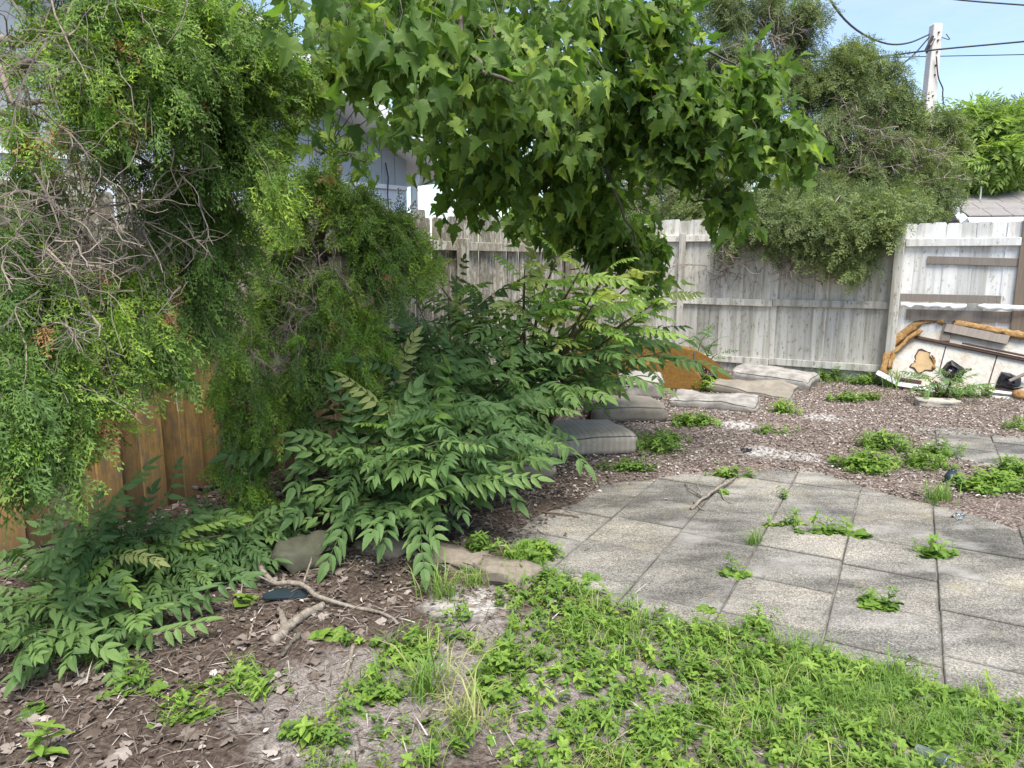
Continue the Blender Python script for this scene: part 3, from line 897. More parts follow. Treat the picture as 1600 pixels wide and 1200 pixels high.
def cedar_spray(seed, L=0.16, nb=9, w=0.0032, sub=3, lo=0.35):
    """flat feathery cedar frond along +Y"""
    r = np.random.default_rng(seed)
    V, T = [], []
    def blade(p, d, ln, ww):
        p = np.array(p, float); d = unit(d); s = np.cross(d, [0, 0, 1.0]); s = unit(s + np.array([0, 0, r.normal(0, 0.5)]))
        b = len(V)
        m = p + d * ln * 0.55
        V.extend([p, m + s * ww * 0.5, p + d * ln, m - s * ww * 0.5])
        T.extend([(b, b + 1, b + 2), (b, b + 2, b + 3)])
    bend = r.normal(0, 0.25)
    def ax(f): return np.array([bend * 0.3 * L * f * f, L * f, -0.35 * L * f * f])
    for i in range(6):
        blade(ax(i / 6), ax((i + 1) / 6) - ax(i / 6), L / 5.2, w * 1.1)
    for i in range(nb):
        f = 0.08 + 0.88 * i / nb
        s = 1 if i % 2 else -1
        d = np.array([s * 0.75, 0.75, r.normal(-0.05, 0.22)])
        ln = L * lo * (1.15 - 0.75 * f) * r.uniform(0.75, 1.2)
        p = ax(f)
        blade(p, d, ln, w)
        for k in range(sub):
            g = 0.3 + 0.6 * k / max(sub, 1)
            s2 = 1 if (k + i) % 2 else -1
            d2 = unit(d) * 0.8 + np.array([-s2 * 0.5 * d[1], s2 * 0.5 * d[0], r.normal(0, 0.25)])
            blade(p + unit(d) * ln * g, d2, ln * 0.5 * r.uniform(0.7, 1.2), w)
    return np.array(V), np.array(T)
SPRAY = [cedar_spray(s, 0.15, 11, 0.0062, 3, .30) for s in range(5)]
def tipt(t):
    f = np.clip(t[0][:, 1] / t[0][:, 1].max() + 1.2 * np.abs(t[0][:, 0]) / max(np.abs(t[0][:, 0]).max(), 1e-6) * .4, 0, 1.2)
    return (f - .5) * .34
SPRAY_FAR = [cedar_spray(30 + s, 0.24, 9, 0.0105, 3, 0.36) for s in range(5)]

# ------------------------------------------------------------------ clumps of twigs carrying foliage
def rand_in(n):
    d = unit(rng.normal(size=(n, 3)))
    return d * (rng.random((n, 1)) ** 0.45)
def clump(twigs, pts_out, anchor, centre, radii, ntw, per, sag=0.06, trad=0.003, first=0.3):
    """twigs from the anchor into an ellipsoid; returns foliage stations (position, twig direction)"""
    c = np.array(tuple(centre)); a = np.array(tuple(anchor))
    ends = c + rand_in(ntw) * np.array(radii)
    for e in ends:
        mid = (a * 0.45 + e * 0.55) + rng.normal(0, 0.06, 3) * np.linalg.norm(e - a) + np.array([0, 0, sag * 1.2])
        P = curve_pts([a, mid, e + np.array([0, 0, -sag])], 7)
        if twigs is not None:
            V, T = tube(wobble(P, .012), np.linspace(trad * 1.5, trad * 0.4, 7), 3); twigs.add(V, T)
        fs = rng.uniform(first, 1.0, per); fs[-1] = 1.0
        for f in fs:
            u = f * 6; i = min(int(u), 5); t = u - i
            pts_out.append((P[i] * (1 - t) + P[i + 1] * t, unit(P[i + 1] - P[i])))
def sprays_on(acc, stations, temps, size, tint, down=0.55, spread=0.8, per=3, jitter=0.03):
    P = np.repeat(np.array([s[0] for s in stations]), per, axis=0)
    D = np.repeat(np.array([s[1] for s in stations]), per, axis=0)
    n = len(P)
    P = P + rng.normal(0, jitter, P.shape)
    D = unit(D + rng.normal(0, spread, (n, 3)) + np.array([0, 0, -down]))
    N = unit(rng.normal(0, 0.6, (n, 3)) + np.array([0.2, -0.5, 0.8]))
    S = size * rng.uniform(0.65, 1.3, n)
    tn = np.clip(rng.normal(tint, 0.15, n) + .24 * vnoise(P[:, 0] + .7 * P[:, 1], P[:, 2] - .4 * P[:, 1], 3.5 if size > .84 else 2.6, 77), 0, 1)
    pick = rng.integers(0, len(temps), n)
    for i, (tv, tt) in enumerate(temps):
        m = pick == i
        stamp(acc, tv, tt, P[m], D[m], N[m], S[m], tn[m], tipt((tv, tt)))
    return P
def bare_twigs(acc, starts, n, length, rad=0.0023, levels=2, down=0.3):
    """thin dead forking twigs"""
    for _ in range(n):
        p = np.array(tuple(random.choice(starts))) + rng.normal(0, 0.12, 3)
        d = unit(rng.normal(0, 1, 3) + np.array([0.3, -0.3, -down]))
        L = length * rng.uniform(0.5, 1.4)
        P = [p]
        for k in range(6):
            d = unit(d + rng.normal(0, 0.28, 3) + np.array([0, 0, -0.05]))
            P.append(P[-1] + d * L / 6)
        P = np.array(P)
        V, T = tube(P, np.linspace(rad * 1.7, rad * 0.6, 7), 3); acc.add(V, T, rng.random())
        for k in range(levels * 3):
            i = rng.integers(1, 6)
            d2 = unit(d + rng.normal(0, 0.9, 3)); q = [P[i]]
            for j in range(4):
                d2 = unit(d2 + rng.normal(0, 0.35, 3)); q.append(q[-1] + d2 * L * 0.12)
            V, T = tube(q, np.linspace(rad, rad * 0.4, 5), 3); acc.add(V, T, rng.random())
def limb(parent, pts, r0, r1, m, name='limb', n=12, sides=7, wob=0.012):
    P = wobble(curve_pts(pts, n), wob)
    V, T = tube(P, np.linspace(r0, r1, n), sides)
    return link(name, mesh_np(name, V, T, None, True), m, parent)
def rooted(name, label, cat, base, group=None):
    """tree or shrub: Empty at the base, children modelled in world space"""
    o = thing(name, label, cat, base, 0, group)
    def fix():
        for ch in o.children:
            ch.matrix_parent_inverse = Matrix.Translation(-Vector(base))
    return o, fix

# ------------------------------------------------------------------ near cedar, left
def cedar_near(label, base, trunk_pts, r0, limbs, blobs, dead_blobs, bare, bare_n, tint, twig_len=0.3, nnew=18, ndead=12, trunk_r1=0.04):
    t, fix = rooted('cedar_tree', label, 'tree', base)
    limb(t, trunk_pts, r0, trunk_r1, M['bark_grey'], 'trunk', 14, 9, 0.015)
    for pts, a, b in limbs: limb(t, pts, a, b, M['bark_grey'], 'limb', 12, 6, 0.02)
    tw = Acc(); fo = Acc(); st = []
    for (an, px, py, Y, rx, ry, rz, ntw, per) in blobs:
        clump(tw, st, an, at(px, py, Y), (rx, ry, rz), ntw, per)
    sprays_on(fo, st, SPRAY, .85, tint, .25, .5, 2, .022)
    bare_twigs(tw, bare, bare_n, twig_len)
    o = link('twigs', tw.mesh('twigs'), M['bark_grey'], t); o['kind'] = 'stuff'
    o = link('crown', fo.mesh('crown'), M['cedar'], t); o['kind'] = 'stuff'
    # bright young tips and dead brown sprays, each a part
    px, py, dep = project(np.array([s[0] for s in st]))
    ok = [i for i in range(len(st)) if -20 < px[i] < 900 and 0 < py[i] < 900]
    ok.sort(key=lambda i: dep[i])
    for cnt, mm, nm, lab in ((nnew, 'cedar_new', 'young_spray', 'bright yellow-green young cedar tips'), (ndead, 'cedar_dead', 'dead_spray', 'dead rust-brown cedar spray')):
        front = ok[:max(len(ok) // 2, 1)]
        for i in (rng.choice(front, cnt, replace=False) if cnt else []):
            p, d = st[int(i)]
            a = Acc()
            P0 = np.tile(p, (6, 1)) + rng.normal(0, 0.010, (6, 3))
            stamp(a, *SPRAY[int(i) % 5], P0, unit(d + rng.normal(0, 0.5, (6, 3)) + np.array([0, -0.25, -0.4])), unit(rng.normal(0, 0.5, (6, 3)) + np.array([0.2, -0.6, 0.7])), rng.uniform(0.5, 0.95, 6), rng.random(6))
            link(nm, a.mesh(nm), M[mm], t)['label'] = lab
    fix()
    return t
A1 = at(-60, 120, 3.6)
base1 = Vector((-3.05, 3.75, 0))
blobs1 = []
tr1 = [(-3.05, 3.75, 0), (-2.95, 3.7, 1.2), (-2.85, 3.7, 2.3), (-2.8, 3.65, 3.4)]
la = Vector((-2.9, 3.7, 1.9)); lb = Vector((-2.85, 3.7, 2.6)); lc = Vector((-2.8, 3.65, 3.1))
for spec in [  # anchor px, py, depth ; centre px, py, depth ; radii ; twigs ; sprays
    ((60, 60, 3.3), (90, 10, 3.0), (.32, .35, .16), 12, 7), ((160, 60, 3.2), (230, 40, 2.8), (.30, .35, .24), 34, 9), ((250, 60, 3.2), (350, 60, 3.0), (.30, .35, .26), 36, 9),
    ((330, 80, 3.3), (430, 110, 3.3), (.24, .35, .25), 28, 9), ((140, 120, 3.1), (170, 150, 2.7), (.22, .3, .22), 26, 9), ((250, 120, 3.2), (290, 170, 2.9), (.26, .35, .24), 32, 9),
    ((320, 160, 3.4), (380, 230, 3.2), (.22, .3, .22), 26, 9), ((60, 200, 3.0), (50, 230, 2.8), (.22, .3, .10), 9, 7), ((150, 220, 3.2), (180, 250, 3.0), (.22, .3, .12), 10, 7),
    ((330, 200, 3.3), (420, 270, 3.0), (.12, .2, .12), 14, 9), ((280, 250, 3.4), (300, 330, 3.3), (.25, .3, .22), 18, 8), ((60, 330, 3.0), (60, 330, 2.8), (.2, .3, .08), 5, 7),
    ((300, 300, 3.4), (330, 400, 3.2), (.22, .3, .2), 24, 8), ((200, 340, 3.4), (220, 430, 3.3), (.16, .3, .10), 6, 7), ((300, 380, 3.5), (340, 490, 3.2), (.17, .25, .2), 22, 8),
    ((100, 420, 2.9), (150, 540, 2.6), (.20, .25, .13), 28, 9), ((180, 430, 3.0), (240, 540, 2.8), (.18, .25, .15), 24, 9), ((20, 450, 2.8), (50, 570, 2.4), (.18, .25, .14), 22, 9),
    ((120, 480, 2.8), (130, 620, 2.5), (.14, .2, .13), 16, 8), ((10, 560, 2.5), (20, 660, 2.2), (.14, .2, .14), 20, 9), ((40, 600, 2.4), (60, 720, 2.25), (.09, .15, .10), 12, 8),
    ((20, 380, 2.8), (10, 440, 2.5), (.12, .2, .12), 8, 7), ((100, -60, 3.2), (180, -70, 3.0), (.6, .5, .2), 18, 8),
    ((10, 130, 3.2), (20, 110, 3.0), (.16, .3, .08), 4, 7)]:
    an, ce, rd, ntw, per = spec
    blobs1.append((at(*an), *ce, *rd, ntw, per))
limbs1 = [([lc, at(-20, 60, 3.4), at(120, 20, 3.2), at(300, 30, 3.2), at(420, 80, 3.4)], .035, .008),
          ([lb, at(-30, 140, 3.3), at(60, 95, 3.0), at(105, 60, 2.9), at(125, -10, 2.9)], .022, .008),
          ([lb, at(-40, 160, 3.3), at(60, 170, 3.0), at(130, 130, 2.9), at(200, 60, 3.0)], .016, .006),
          ([la, at(-30, 120, 2.9), at(50, 165, 2.8), at(140, 225, 2.9), at(230, 258, 3.1), at(330, 290, 3.3)], .012, .006),
          ([la, at(-20, 300, 3.0), at(60, 280, 2.9), at(120, 330, 2.9), at(150, 385, 3.0), at(200, 430, 3.1)], .011, .005),
          ([la, at(-20, 440, 2.9), at(25, 465, 2.8), at(75, 497, 2.8), at(120, 500, 2.8)], .012, .006),
          ([la, at(-40, 520, 2.6), at(10, 560, 2.45), at(40, 640, 2.35)], .010, .005),
          ([lb, at(0, 200, 3.2), at(150, 250, 3.3), at(280, 260, 3.4), at(360, 330, 3.4), at(370, 480, 3.4)], .018, .006),
          ([la, at(60, 330, 3.2), at(150, 340, 3.2), at(240, 345, 3.3)], .010, .004)]
bare1 = [at(x, y, d) for x, y, d in ((40, 380, 2.6), (100, 300, 2.7), (160, 320, 2.7), (230, 330, 2.8), (110, 380, 2.6), (180, 400, 2.8), (30, 420, 2.5), (90, 440, 2.6), (250, 370, 2.9), (40, 120, 2.6), (90, 90, 2.6), (110, 40, 2.6), (60, 160, 2.6), (30, 60, 2.6), (200, 440, 2.8), (300, 340, 3.0), (60, 480, 2.5), (30, 330, 2.5), (40, 230, 2.6))]
cedar_near('near cedar overhanging the left fence with tangled grey twigs and drooping sprays', base1, tr1, 0.11, limbs1, blobs1, None, bare1, 120, 0.60, 0.34, 90, 26)

# ------------------------------------------------------------------ second cedar in front of the left fence
base2 = Vector((-1.42, 4.75, 0))
tr2 = [base2, (-1.40, 4.72, 0.6), (-1.30, 4.75, 1.2), (-1.22, 4.75, 1.75), (-1.1, 4.75, 2.1)]
blobs2 = []
for spec in [((480, 330, 4.7), (495, 280, 4.5), (.16, .25, .16), 26, 8), ((540, 340, 4.7), (560, 330, 4.5), (.14, .25, .18), 24, 8), ((450, 350, 4.7), (440, 350, 4.5), (.2, .25, .16), 24, 8),
             ((590, 370, 4.8), (640, 370, 4.6), (.15, .25, .16), 26, 8), ((560, 400, 4.7), (600, 430, 4.4), (.22, .25, .16), 30, 8), ((620, 380, 4.8), (670, 400, 4.7), (.09, .2, .08), 10, 7),
             ((440, 410, 4.6), (430, 440, 4.3), (.14, .25, .16), 16, 7), ((500, 430, 4.6), (520, 470, 4.3), (.18, .25, .14), 18, 7), ((430, 470, 4.5), (400, 520, 4.2), (.12, .25, .16), 14, 7),
             ((520, 490, 4.5), (560, 550, 4.1), (.16, .25, .14), 34, 9), ((470, 500, 4.4), (490, 570, 4.0), (.16, .25, .16), 18, 8), ((390, 540, 4.2), (410, 640, 3.8), (.13, .2, .16), 10, 8),
             ((380, 620, 4.1), (370, 720, 3.7), (.10, .2, .14), 10, 8), ((400, 680, 4.0), (400, 780, 3.7), (.10, .2, .12), 12, 8), ((350, 560, 4.1), (355, 600, 3.9), (.1, .2, .10), 7, 8),
             ((540, 520, 4.4), (590, 530, 4.2), (.1, .2, .1), 14, 8), ((460, 560, 4.3), (450, 640, 4.0), (.12, .2, .12), 10, 8)]:
    an, ce, rd, ntw, per = spec
    blobs2.append((at(*an), *ce, *rd, ntw, per))
limbs2 = [([(-1.25, 4.75, 1.5), at(520, 400, 4.75), at(590, 380, 4.75), at(660, 370, 4.7)], .02, .006),
          ([(-1.3, 4.75, 1.3), at(460, 440, 4.6), at(420, 440, 4.4), at(340, 400, 4.3)], .02, .006),
          ([(-1.35, 4.73, 0.9), at(520, 500, 4.5), at(570, 530, 4.3)], .016, .006),
          ([(-1.4, 4.72, 0.55), at(420, 620, 4.3), at(380, 660, 4.1), at(350, 740, 3.8)], .018, .006),
          ([(-1.4, 4.72, 0.5), at(450, 700, 4.3), at(400, 735, 4.1), at(330, 760, 3.9), at(310, 765, 3.8)], .022, .012)]
bare2 = [at(x, y, d) for x, y, d in ((440, 480, 4.3), (500, 460, 4.4), (540, 480, 4.4), (400, 480, 4.3), (470, 420, 4.4), (420, 540, 4.2), (520, 430, 4.4), (460, 520, 4.2), (350, 420, 4.2))]
cedar_near('bushy cedar standing in front of the left fence beside the feathery shrubs', base2, tr2, 0.07, limbs2, blobs2, None, bare2, 110, 0.66, 0.30, 90, 14, 0.02)

# ------------------------------------------------------------------ cedars behind the back fence
def cedar_far(label, base, top, r0, blobs, bare, bare_n, tint=0.5):
    t, fix = rooted('cedar_tree', label, 'tree', base)
    base = Vector(base); top = Vector(top)
    limb(t, [base, base.lerp(top, .35) + Vector((.1, 0, 0)), base.lerp(top, .7) - Vector((.08, 0, 0)), top], r0, 0.03, M['bark_grey'], 'trunk', 14, 8, 0.03)
    tw = Acc(); fo = Acc(); st = []
    for (px, py, Y, rx, ry, rz, ntw, per) in blobs:
        c = at(px, py, Y)
        f = min(max((c.z - 0.3) / max(top.z, 0.1), 0.12), 0.95)
        a0 = base.lerp(top, f)
        an = c.lerp(a0, 0.35) + Vector((0, 0, 0.1))
        over = (c - CORNER).dot(BN)
        if over < .05:                                   # hangs over the fence: the bough comes across its top
            an = c - BN * (over - .18); an.z = max(2.16, c.z + .05)
            a0 = base.lerp(top, .72)
        if over > .05 or ntw >= 18:
            limb(t, [a0, a0.lerp(an, 0.5) + Vector((0, 0, 0.02)), an], .03 if over > .05 else .014, .010, M['bark_grey'], 'limb', 6, 5, 0.02)
        clump(tw, st, an, c, (rx, ry, rz), ntw, per, 0.12 if over > .05 else .03, 0.006, 0.35)
    sprays_on(fo, st, SPRAY_FAR, 0.8, tint, 0.15, 1.0, 4, 0.08)
    bare_twigs(tw, bare, bare_n, 0.55, 0.0055, 2, 0.1)
    o = link('twigs', tw.mesh('twigs'), M['bark_grey'], t); o['kind'] = 'stuff'
    o = link('crown', fo.mesh('crown'), M['cedar_far'], t); o['kind'] = 'stuff'
    fix()
far1 = [(1060, 130, 11.5, .6, .6, .5, 24, 8), (1150, 180, 11.2, .5, .6, .4, 22, 8), (1060, 330, 10.9, .5, .5, .25, 22, 8), (950, 330, 11.3, .6, .6, .3, 18, 8), (1000, 260, 11.4, .5, .6, .3, 18, 8), (930, 250, 11.8, .6, .6, .5, 18, 8), (1120, 30, 11.6, .6, .6, .5, 26, 8), (1200, 20, 11.5, .6, .6, .5, 22, 8), (1255, 50, 11.5, .4, .5, .6, 26, 8), (1265, 140, 11.4, .3, .5, .4, 20, 8), (1130, 110, 11.3, .6, .6, .45, 26, 8), (1210, 130, 11.3, .6, .6, .45, 24, 8),
        (1100, -90, 11.8, .8, .8, .6, 26, 7), (1220, -80, 11.8, .5, .7, .6, 18, 7), (1080, 200, 11.2, .6, .6, .4, 22, 8), (1030, 290, 11.2, .5, .6, .4, 20, 8), (1100, 300, 11.0, .5, .6, .4, 24, 8), (1000, 200, 11.6, .5, .6, .5, 16, 7), (1000, 330, 11.2, .4, .5, .25, 14, 7),
        (1180, 230, 11.1, .5, .6, .4, 24, 8)]
b_ = [at(x, y, 11.1) for x, y in ((1100, 280), (1060, 310), (1150, 260), (1000, 300), (1180, 100), (1150, 130), (1220, 60), (1110, 320), (1200, 200))]
cedar_far('tall thin-topped cedar behind the back fence, partly hidden by the maple', (3.3, 11.6, 0), (3.9, 11.6, 5.6), 0.16, far1, b_, 110, 0.45)
far2 = [(1330, 90, 11.5, .35, .5, .28, 24, 8), (1300, 130, 11.4, .4, .5, .35, 24, 9), (1380, 120, 11.4, .3, .5, .2, 16, 8), (1420, 290, 10.8, .5, .5, .3, 26, 9), (1330, 280, 10.7, .5, .5, .3, 26, 9), (1240, 240, 11.0, .5, .5, .4, 26, 9), (1480, 270, 10.9, .3, .4, .3, 20, 9), (1330, 160, 11.2, .55, .6, .4, 34, 9), (1390, 170, 11.2, .35, .5, .35, 26, 9), (1290, 220, 10.9, .5, .6, .4, 30, 9), (1370, 250, 10.8, .5, .6, .4, 34, 9), (1440, 260, 10.9, .4, .5, .35, 28, 9),
        (1300, 310, 10.5, .5, .6, .35, 32, 9), (1390, 320, 10.3, .5, .5, .28, 32, 9), (1240, 310, 10.5, .5, .5, .35, 28, 9), (1460, 310, 10.4, .35, .4, .22, 22, 8), (1430, 200, 11.2, .2, .4, .25, 14, 8), (1480, 210, 11.3, .3, .4, .2, 18, 8), (1170, 330, 10.3, .4, .5, .25, 18, 8),
        (1280, 335, 9.7, .5, .5, .2, 30, 9), (1350, 335, 9.5, .5, .5, .2, 30, 9), (1200, 335, 10.0, .5, .5, .2, 28, 9), (1420, 330, 9.4, .3, .4, .12, 16, 8), (1130, 330, 10.3, .5, .4, .2, 22, 8), (1050, 325, 10.7, .5, .4, .2, 20, 8),
        (1180, 352, 9.25, .26, .14, .10, 9, 8), (1235, 355, 9.05, .26, .14, .13, 13, 8), (1290, 358, 8.8, .26, .14, .17, 18, 8), (1345, 358, 8.55, .24, .14, .17, 18, 8), (1388, 348, 8.3, .13, .12, .09, 8, 8),
        (1265, 385, 8.9, .09, .08, .12, 6, 8), (1300, 400, 8.75, .10, .08, .14, 8, 8), (1345, 412, 8.5, .05, .07, .14, 6, 8), (1325, 385, 8.6, .12, .08, .1, 8, 8), (1145, 378, 9.5, .07, .1, .1, 4, 7), (1205, 388, 9.2, .05, .08, .09, 4, 7)]
b_ = [at(x, y, 10.6) for x, y in ((1300, 300), (1350, 250), (1400, 300), (1260, 280), (1330, 200), (1390, 210), (1290, 350), (1440, 250))] + [at(1130, 400, 9.6), at(1110, 420, 9.75), at(1230, 400, 9.2)]
cedar_far('broad cedar behind the back fence with branches hanging over the white boards', (5.0, 11.0, 0), (5.3, 11.1, 3.7), 0.15, far2, b_, 150, 0.55)

# ------------------------------------------------------------------ bright tree and grey-green tree beyond the right end of the fence
def leafy_tree(name, label, base, top, r0, blobs, mat, leaf, size, per=3, limbs=()):
    t, fix = rooted(name, label, 'tree', base)
    base = Vector(base); top = Vector(top)
    limb(t, [base, base.lerp(top, .5) + Vector((.15, 0, 0)), top], r0, 0.04, M['bark_dark'], 'trunk', 12, 8, 0.03)
    for l_ in limbs: limb(t, *l_, M['bark_dark'], 'limb', 10, 6, .03)
    tw = Acc(); fo = Acc(); st = []
    for (px, py, Y, rx, ry, rz, ntw, k) in blobs:
        c = at(px, py, Y); a0 = base.lerp(top, min(max(c.z / top.z - .15, .3), .95))
        an = c.lerp(a0, 0.5)
        limb(t, [a0, a0.lerp(an, .5) + Vector((0, 0, .15)), an], .05, .02, M['bark_dark'], 'limb', 6, 5, .03)
        clump(tw, st, an, c, (rx, ry, rz), ntw, k, 0.1, 0.008, .4)
    P = np.repeat(np.array([s[0] for s in st]), per, axis=0); n = len(P)
    D = np.repeat(np.array([s[1] for s in st]), per, axis=0)
    P = P + rng.normal(0, .09, P.shape)
    D = unit(D * np.array([1, 1, .3]) + rng.normal(0, .7, (n, 3)) + np.array([0, 0, -.25]))
    N = unit(rng.normal(0, .4, (n, 3)) + np.array([0, -.25, .9]))
    pick = rng.integers(0, len(leaf), n); S_ = size * rng.uniform(.7, 1.25, n); tn = np.clip(rng.normal(.5, .22, n), 0, 1)
    for i, (tv, tt) in enumerate(leaf):
        m = pick == i; stamp(fo, tv, tt, P[m], D[m], N[m], S_[m], tn[m])
    o = link('twigs', tw.mesh('twigs'), M['bark_dark'], t); o['kind'] = 'stuff'
    o = link('crown', fo.mesh('crown'), mat, t); o['kind'] = 'stuff'
    fix()
def simple_feather(seed):
    a = Acc(); tv = np.array([(0, 0, 0), (.16, .45, .03), (0, 1, -.12), (-.16, .45, .03)]); tt = np.array([(0, 1, 2), (0, 2, 3)])
    r = np.random.default_rng(seed)
    for i in range(6):
        y = .2 + .13 * i
        for s in (-1, 1): place(a, tv, tt, [0, y, -.3 * y * y], [s * .8, .55, -.25], [0, 0, 1], .36 * r.uniform(.8, 1.1))
    place(a, tv, tt, [0, 1, -.3], [0, 1, -.5], [0, 0, 1], .34)
    return np.concatenate(a.V), np.concatenate(a.T)
FSIMPLE = [simple_feather(s) for s in range(3)]
leafy_tree('shade_tree', 'bright green feathery tree behind the far grey roof at right', (10.2, 15.2, 0), (10.2, 15.2, 3.6), .16,
           [(1510, 190, 14.6, .6, .7, .3, 22, 8), (1560, 200, 14.5, .6, .8, .35, 26, 8), (1600, 210, 14.4, .8, .8, .35, 28, 8), (1540, 240, 14.0, .7, .7, .35, 30, 8), (1600, 245, 14.8, .8, .7, .35, 30, 8), (1520, 265, 14.2, .5, .6, .35, 24, 8), (1580, 275, 14.7, .6, .6, .25, 26, 8), (1640, 260, 14.8, .7, .7, .4, 26, 8), (1500, 230, 14.8, .4, .6, .3, 16, 8)],
           M['far_green'], FSIMPLE, .42, 4, [([(10.2, 15.2, 1.6), at(1540, 300, 14.5), at(1500, 318, 14.3)], .12, .07)])
leafy_tree('shade_tree', 'grey-green tree crown at the right edge beyond the bright tree', (18.5, 24, 0), (18.5, 24, 6.5), .25,
           [(1590, 180, 24, 1.2, 1, .6, 30, 9), (1570, 200, 24, .8, 1, .5, 20, 9), (1640, 170, 24, 1.2, 1, .8, 26, 9)], M['far_grey'], FSIMPLE, .34, 5)

# ------------------------------------------------------------------ maple over the yard
mbase = Vector((-2.05, 5.75, 0))
mt, mfix = rooted('maple_tree', 'large-leaved maple spreading over the yard from behind the left fence', 'tree', mbase)
T0 = at(440, 235, 5.6); T1 = at(480, 175, 5.4)
limb(mt, [mbase, (-2.0, 5.7, 1.2), T0, T1, at(520, 120, 5.2)], .10, .055, M['bark_dark'], 'trunk', 16, 10, .008)
T2 = at(520, 120, 5.2)
mlimbs = [[T2, at(560, 110, 5.00), at(640, 125, 5.65), at(800, 90, 5.25), at(950, 120, 5.15), at(1100, 170, 5.05)],
          [T2, at(540, 20, 5.65), at(640, -80, 4.20), at(800, -120, 3.80)],
          [at(640, 125, 5.65), at(680, 200, 5.55), at(760, 280, 5.55), at(860, 350, 5.65)],
          [at(800, 90, 5.25), at(900, 190, 5.45), at(960, 300, 5.00), at(1000, 400, 5.30)],
          [at(950, 120, 5.15), at(1060, 230, 4.95), at(1180, 230, 4.85), at(1260, 230, 4.85)],
          [at(900, 190, 5.45), at(1000, 230, 5.35), at(1060, 300, 5.25), at(1130, 320, 5.15)],
          [at(800, 90, 5.25), at(940, 20, 5.05), at(1060, 60, 5.05), at(1150, 100, 5.05)],
          [T0, at(480, 230, 5.40), at(530, 240, 5.20), at(570, 250, 5.10)],
          [at(640, -80, 4.20), at(700, 0, 3.40), at(740, 90, 3.00), at(800, 130, 2.90)]]
for i, l_ in enumerate(mlimbs): limb(mt, l_, (.05, .04, .025, .025, .018, .018, .022, .018, .02)[i], .006, M['bark_dark'], 'limb', 16, 6, .015)
mb = [((560, 20, 4.0), (520, 30, 3.0), (.30, .35, .22), 22, 6), ((600, 40, 3.8), (600, 60, 3.2), (.3, .4, .2), 24, 6), ((660, 60, 3.8), (680, 50, 3.1), (.35, .4, .25), 32, 6), ((760, 80, 4.0), (760, 110, 3.2), (.32, .4, .24), 36, 6),
      ((840, 60, 4.0), (860, 60, 3.4), (.38, .4, .3), 36, 6), ((700, 140, 4.4), (700, 180, 4.0), (.35, .4, .24), 34, 6), ((800, 150, 4.4), (810, 200, 4.0), (.4, .4, .28), 40, 6), ((900, 160, 4.3), (900, 190, 4.0), (.36, .4, .3), 38, 6),
      ((940, 40, 4.2), (960, 40, 3.9), (.36, .4, .28), 34, 6), ((1000, 130, 4.3), (1000, 130, 4.1), (.34, .4, .26), 34, 6), ((1080, 160, 4.2), (1090, 170, 4.1), (.30, .35, .22), 34, 6), ((1160, 150, 4.2), (1180, 140, 4.1), (.22, .3, .2), 28, 6),
      ((1170, 220, 4.1), (1200, 220, 4.0), (.20, .25, .13), 24, 6), ((1230, 230, 4.0), (1255, 235, 4.0), (.09, .12, .08), 9, 5), ((1060, 240, 4.2), (1060, 230, 4.1), (.3, .3, .14), 26, 6), ((760, 250, 4.7), (760, 270, 4.5), (.34, .4, .18), 32, 6),
      ((860, 280, 4.7), (870, 290, 4.4), (.36, .4, .22), 36, 6), ((940, 290, 4.9), (950, 300, 4.7), (.32, .4, .24), 30, 6), ((900, 340, 4.8), (890, 360, 4.9), (.30, .3, .12), 34, 6), ((970, 360, 5.0), (970, 385, 5.1), (.34, .3, .15), 44, 6), ((1000, 380, 5.1), (1020, 415, 5.2), (.16, .2, .10), 16, 6), ((1100, 310, 4.3), (1140, 320, 4.3), (.12, .2, .12), 16, 6),
      ((560, 220, 5.1), (560, 235, 5.0), (.16, .2, .09), 8, 5), ((520, 220, 5.2), (505, 105, 3.4), (.16, .2, .14), 14, 6), ((640, 170, 4.8), (640, 190, 4.7), (.2, .3, .12), 12, 6), ((700, 220, 4.8), (700, 255, 4.8), (.16, .3, .1), 10, 6), ((620, 100, 4.8), (640, 110, 4.4), (.22, .3, .14), 14, 6),
      ((1020, 20, 4.3), (1040, 60, 4.2), (.24, .3, .2), 22, 6), ((820, 330, 5.2), (830, 335, 5.4), (.25, .3, .1), 14, 6), ((1000, 200, 4.3), (980, 220, 4.3), (.34, .3, .2), 26, 6), ((720, 330, 4.9), (720, 310, 5.0), (.2, .3, .1), 9, 5),
      # canopy above the picture, it shades the yard
      ((700, -60, 4.0), (640, -160, 4.0), (1.0, .9, .35), 16, 6), ((800, -80, 4.2), (860, -120, 4.2), (1.0, .9, .25), 16, 6), ((940, -20, 4.4), (1000, -60, 4.5), (.7, .7, .2), 12, 6)]
tw = Acc(); st = []
def deep(q): return (q[0], q[1], q[2] + (.85 if q[2] >= 3.9 and q[1] > -10 else 0))
for an, ce, rd, ntw, per in mb:
    clump(tw, st, at(*deep(an)), at(*deep(ce)), np.array(rd) * (1.32 if ce[2] >= 3.9 else 1.1), ntw, per, 0.07, 0.0032, 0.3)
P = np.array([s[0] for s in st]); D = np.array([s[1] for s in st])
P = np.repeat(P, 2, axis=0); D = np.repeat(D, 2, axis=0)
kp = rng.random(len(P)) < .82; P = P[kp]; D = D[kp]; n = len(P)
P = P + rng.normal(0, .04, P.shape)
Dl = unit(D * .6 + rng.normal(0, .55, (n, 3)) + np.zeros(3) + np.stack([np.full(n, .05), np.full(n, -.08), -np.interp(project(P)[0], [600, 1050], [.85, .35])], 1))
Nl = unit(rng.normal(0, .75, (n, 3)) + np.array([.12, -.35, .8]))
Sz = .082 * rng.uniform(.42, 1.3, n) * np.where(P[:, 1] > 4.2, 1.12, 1.0)
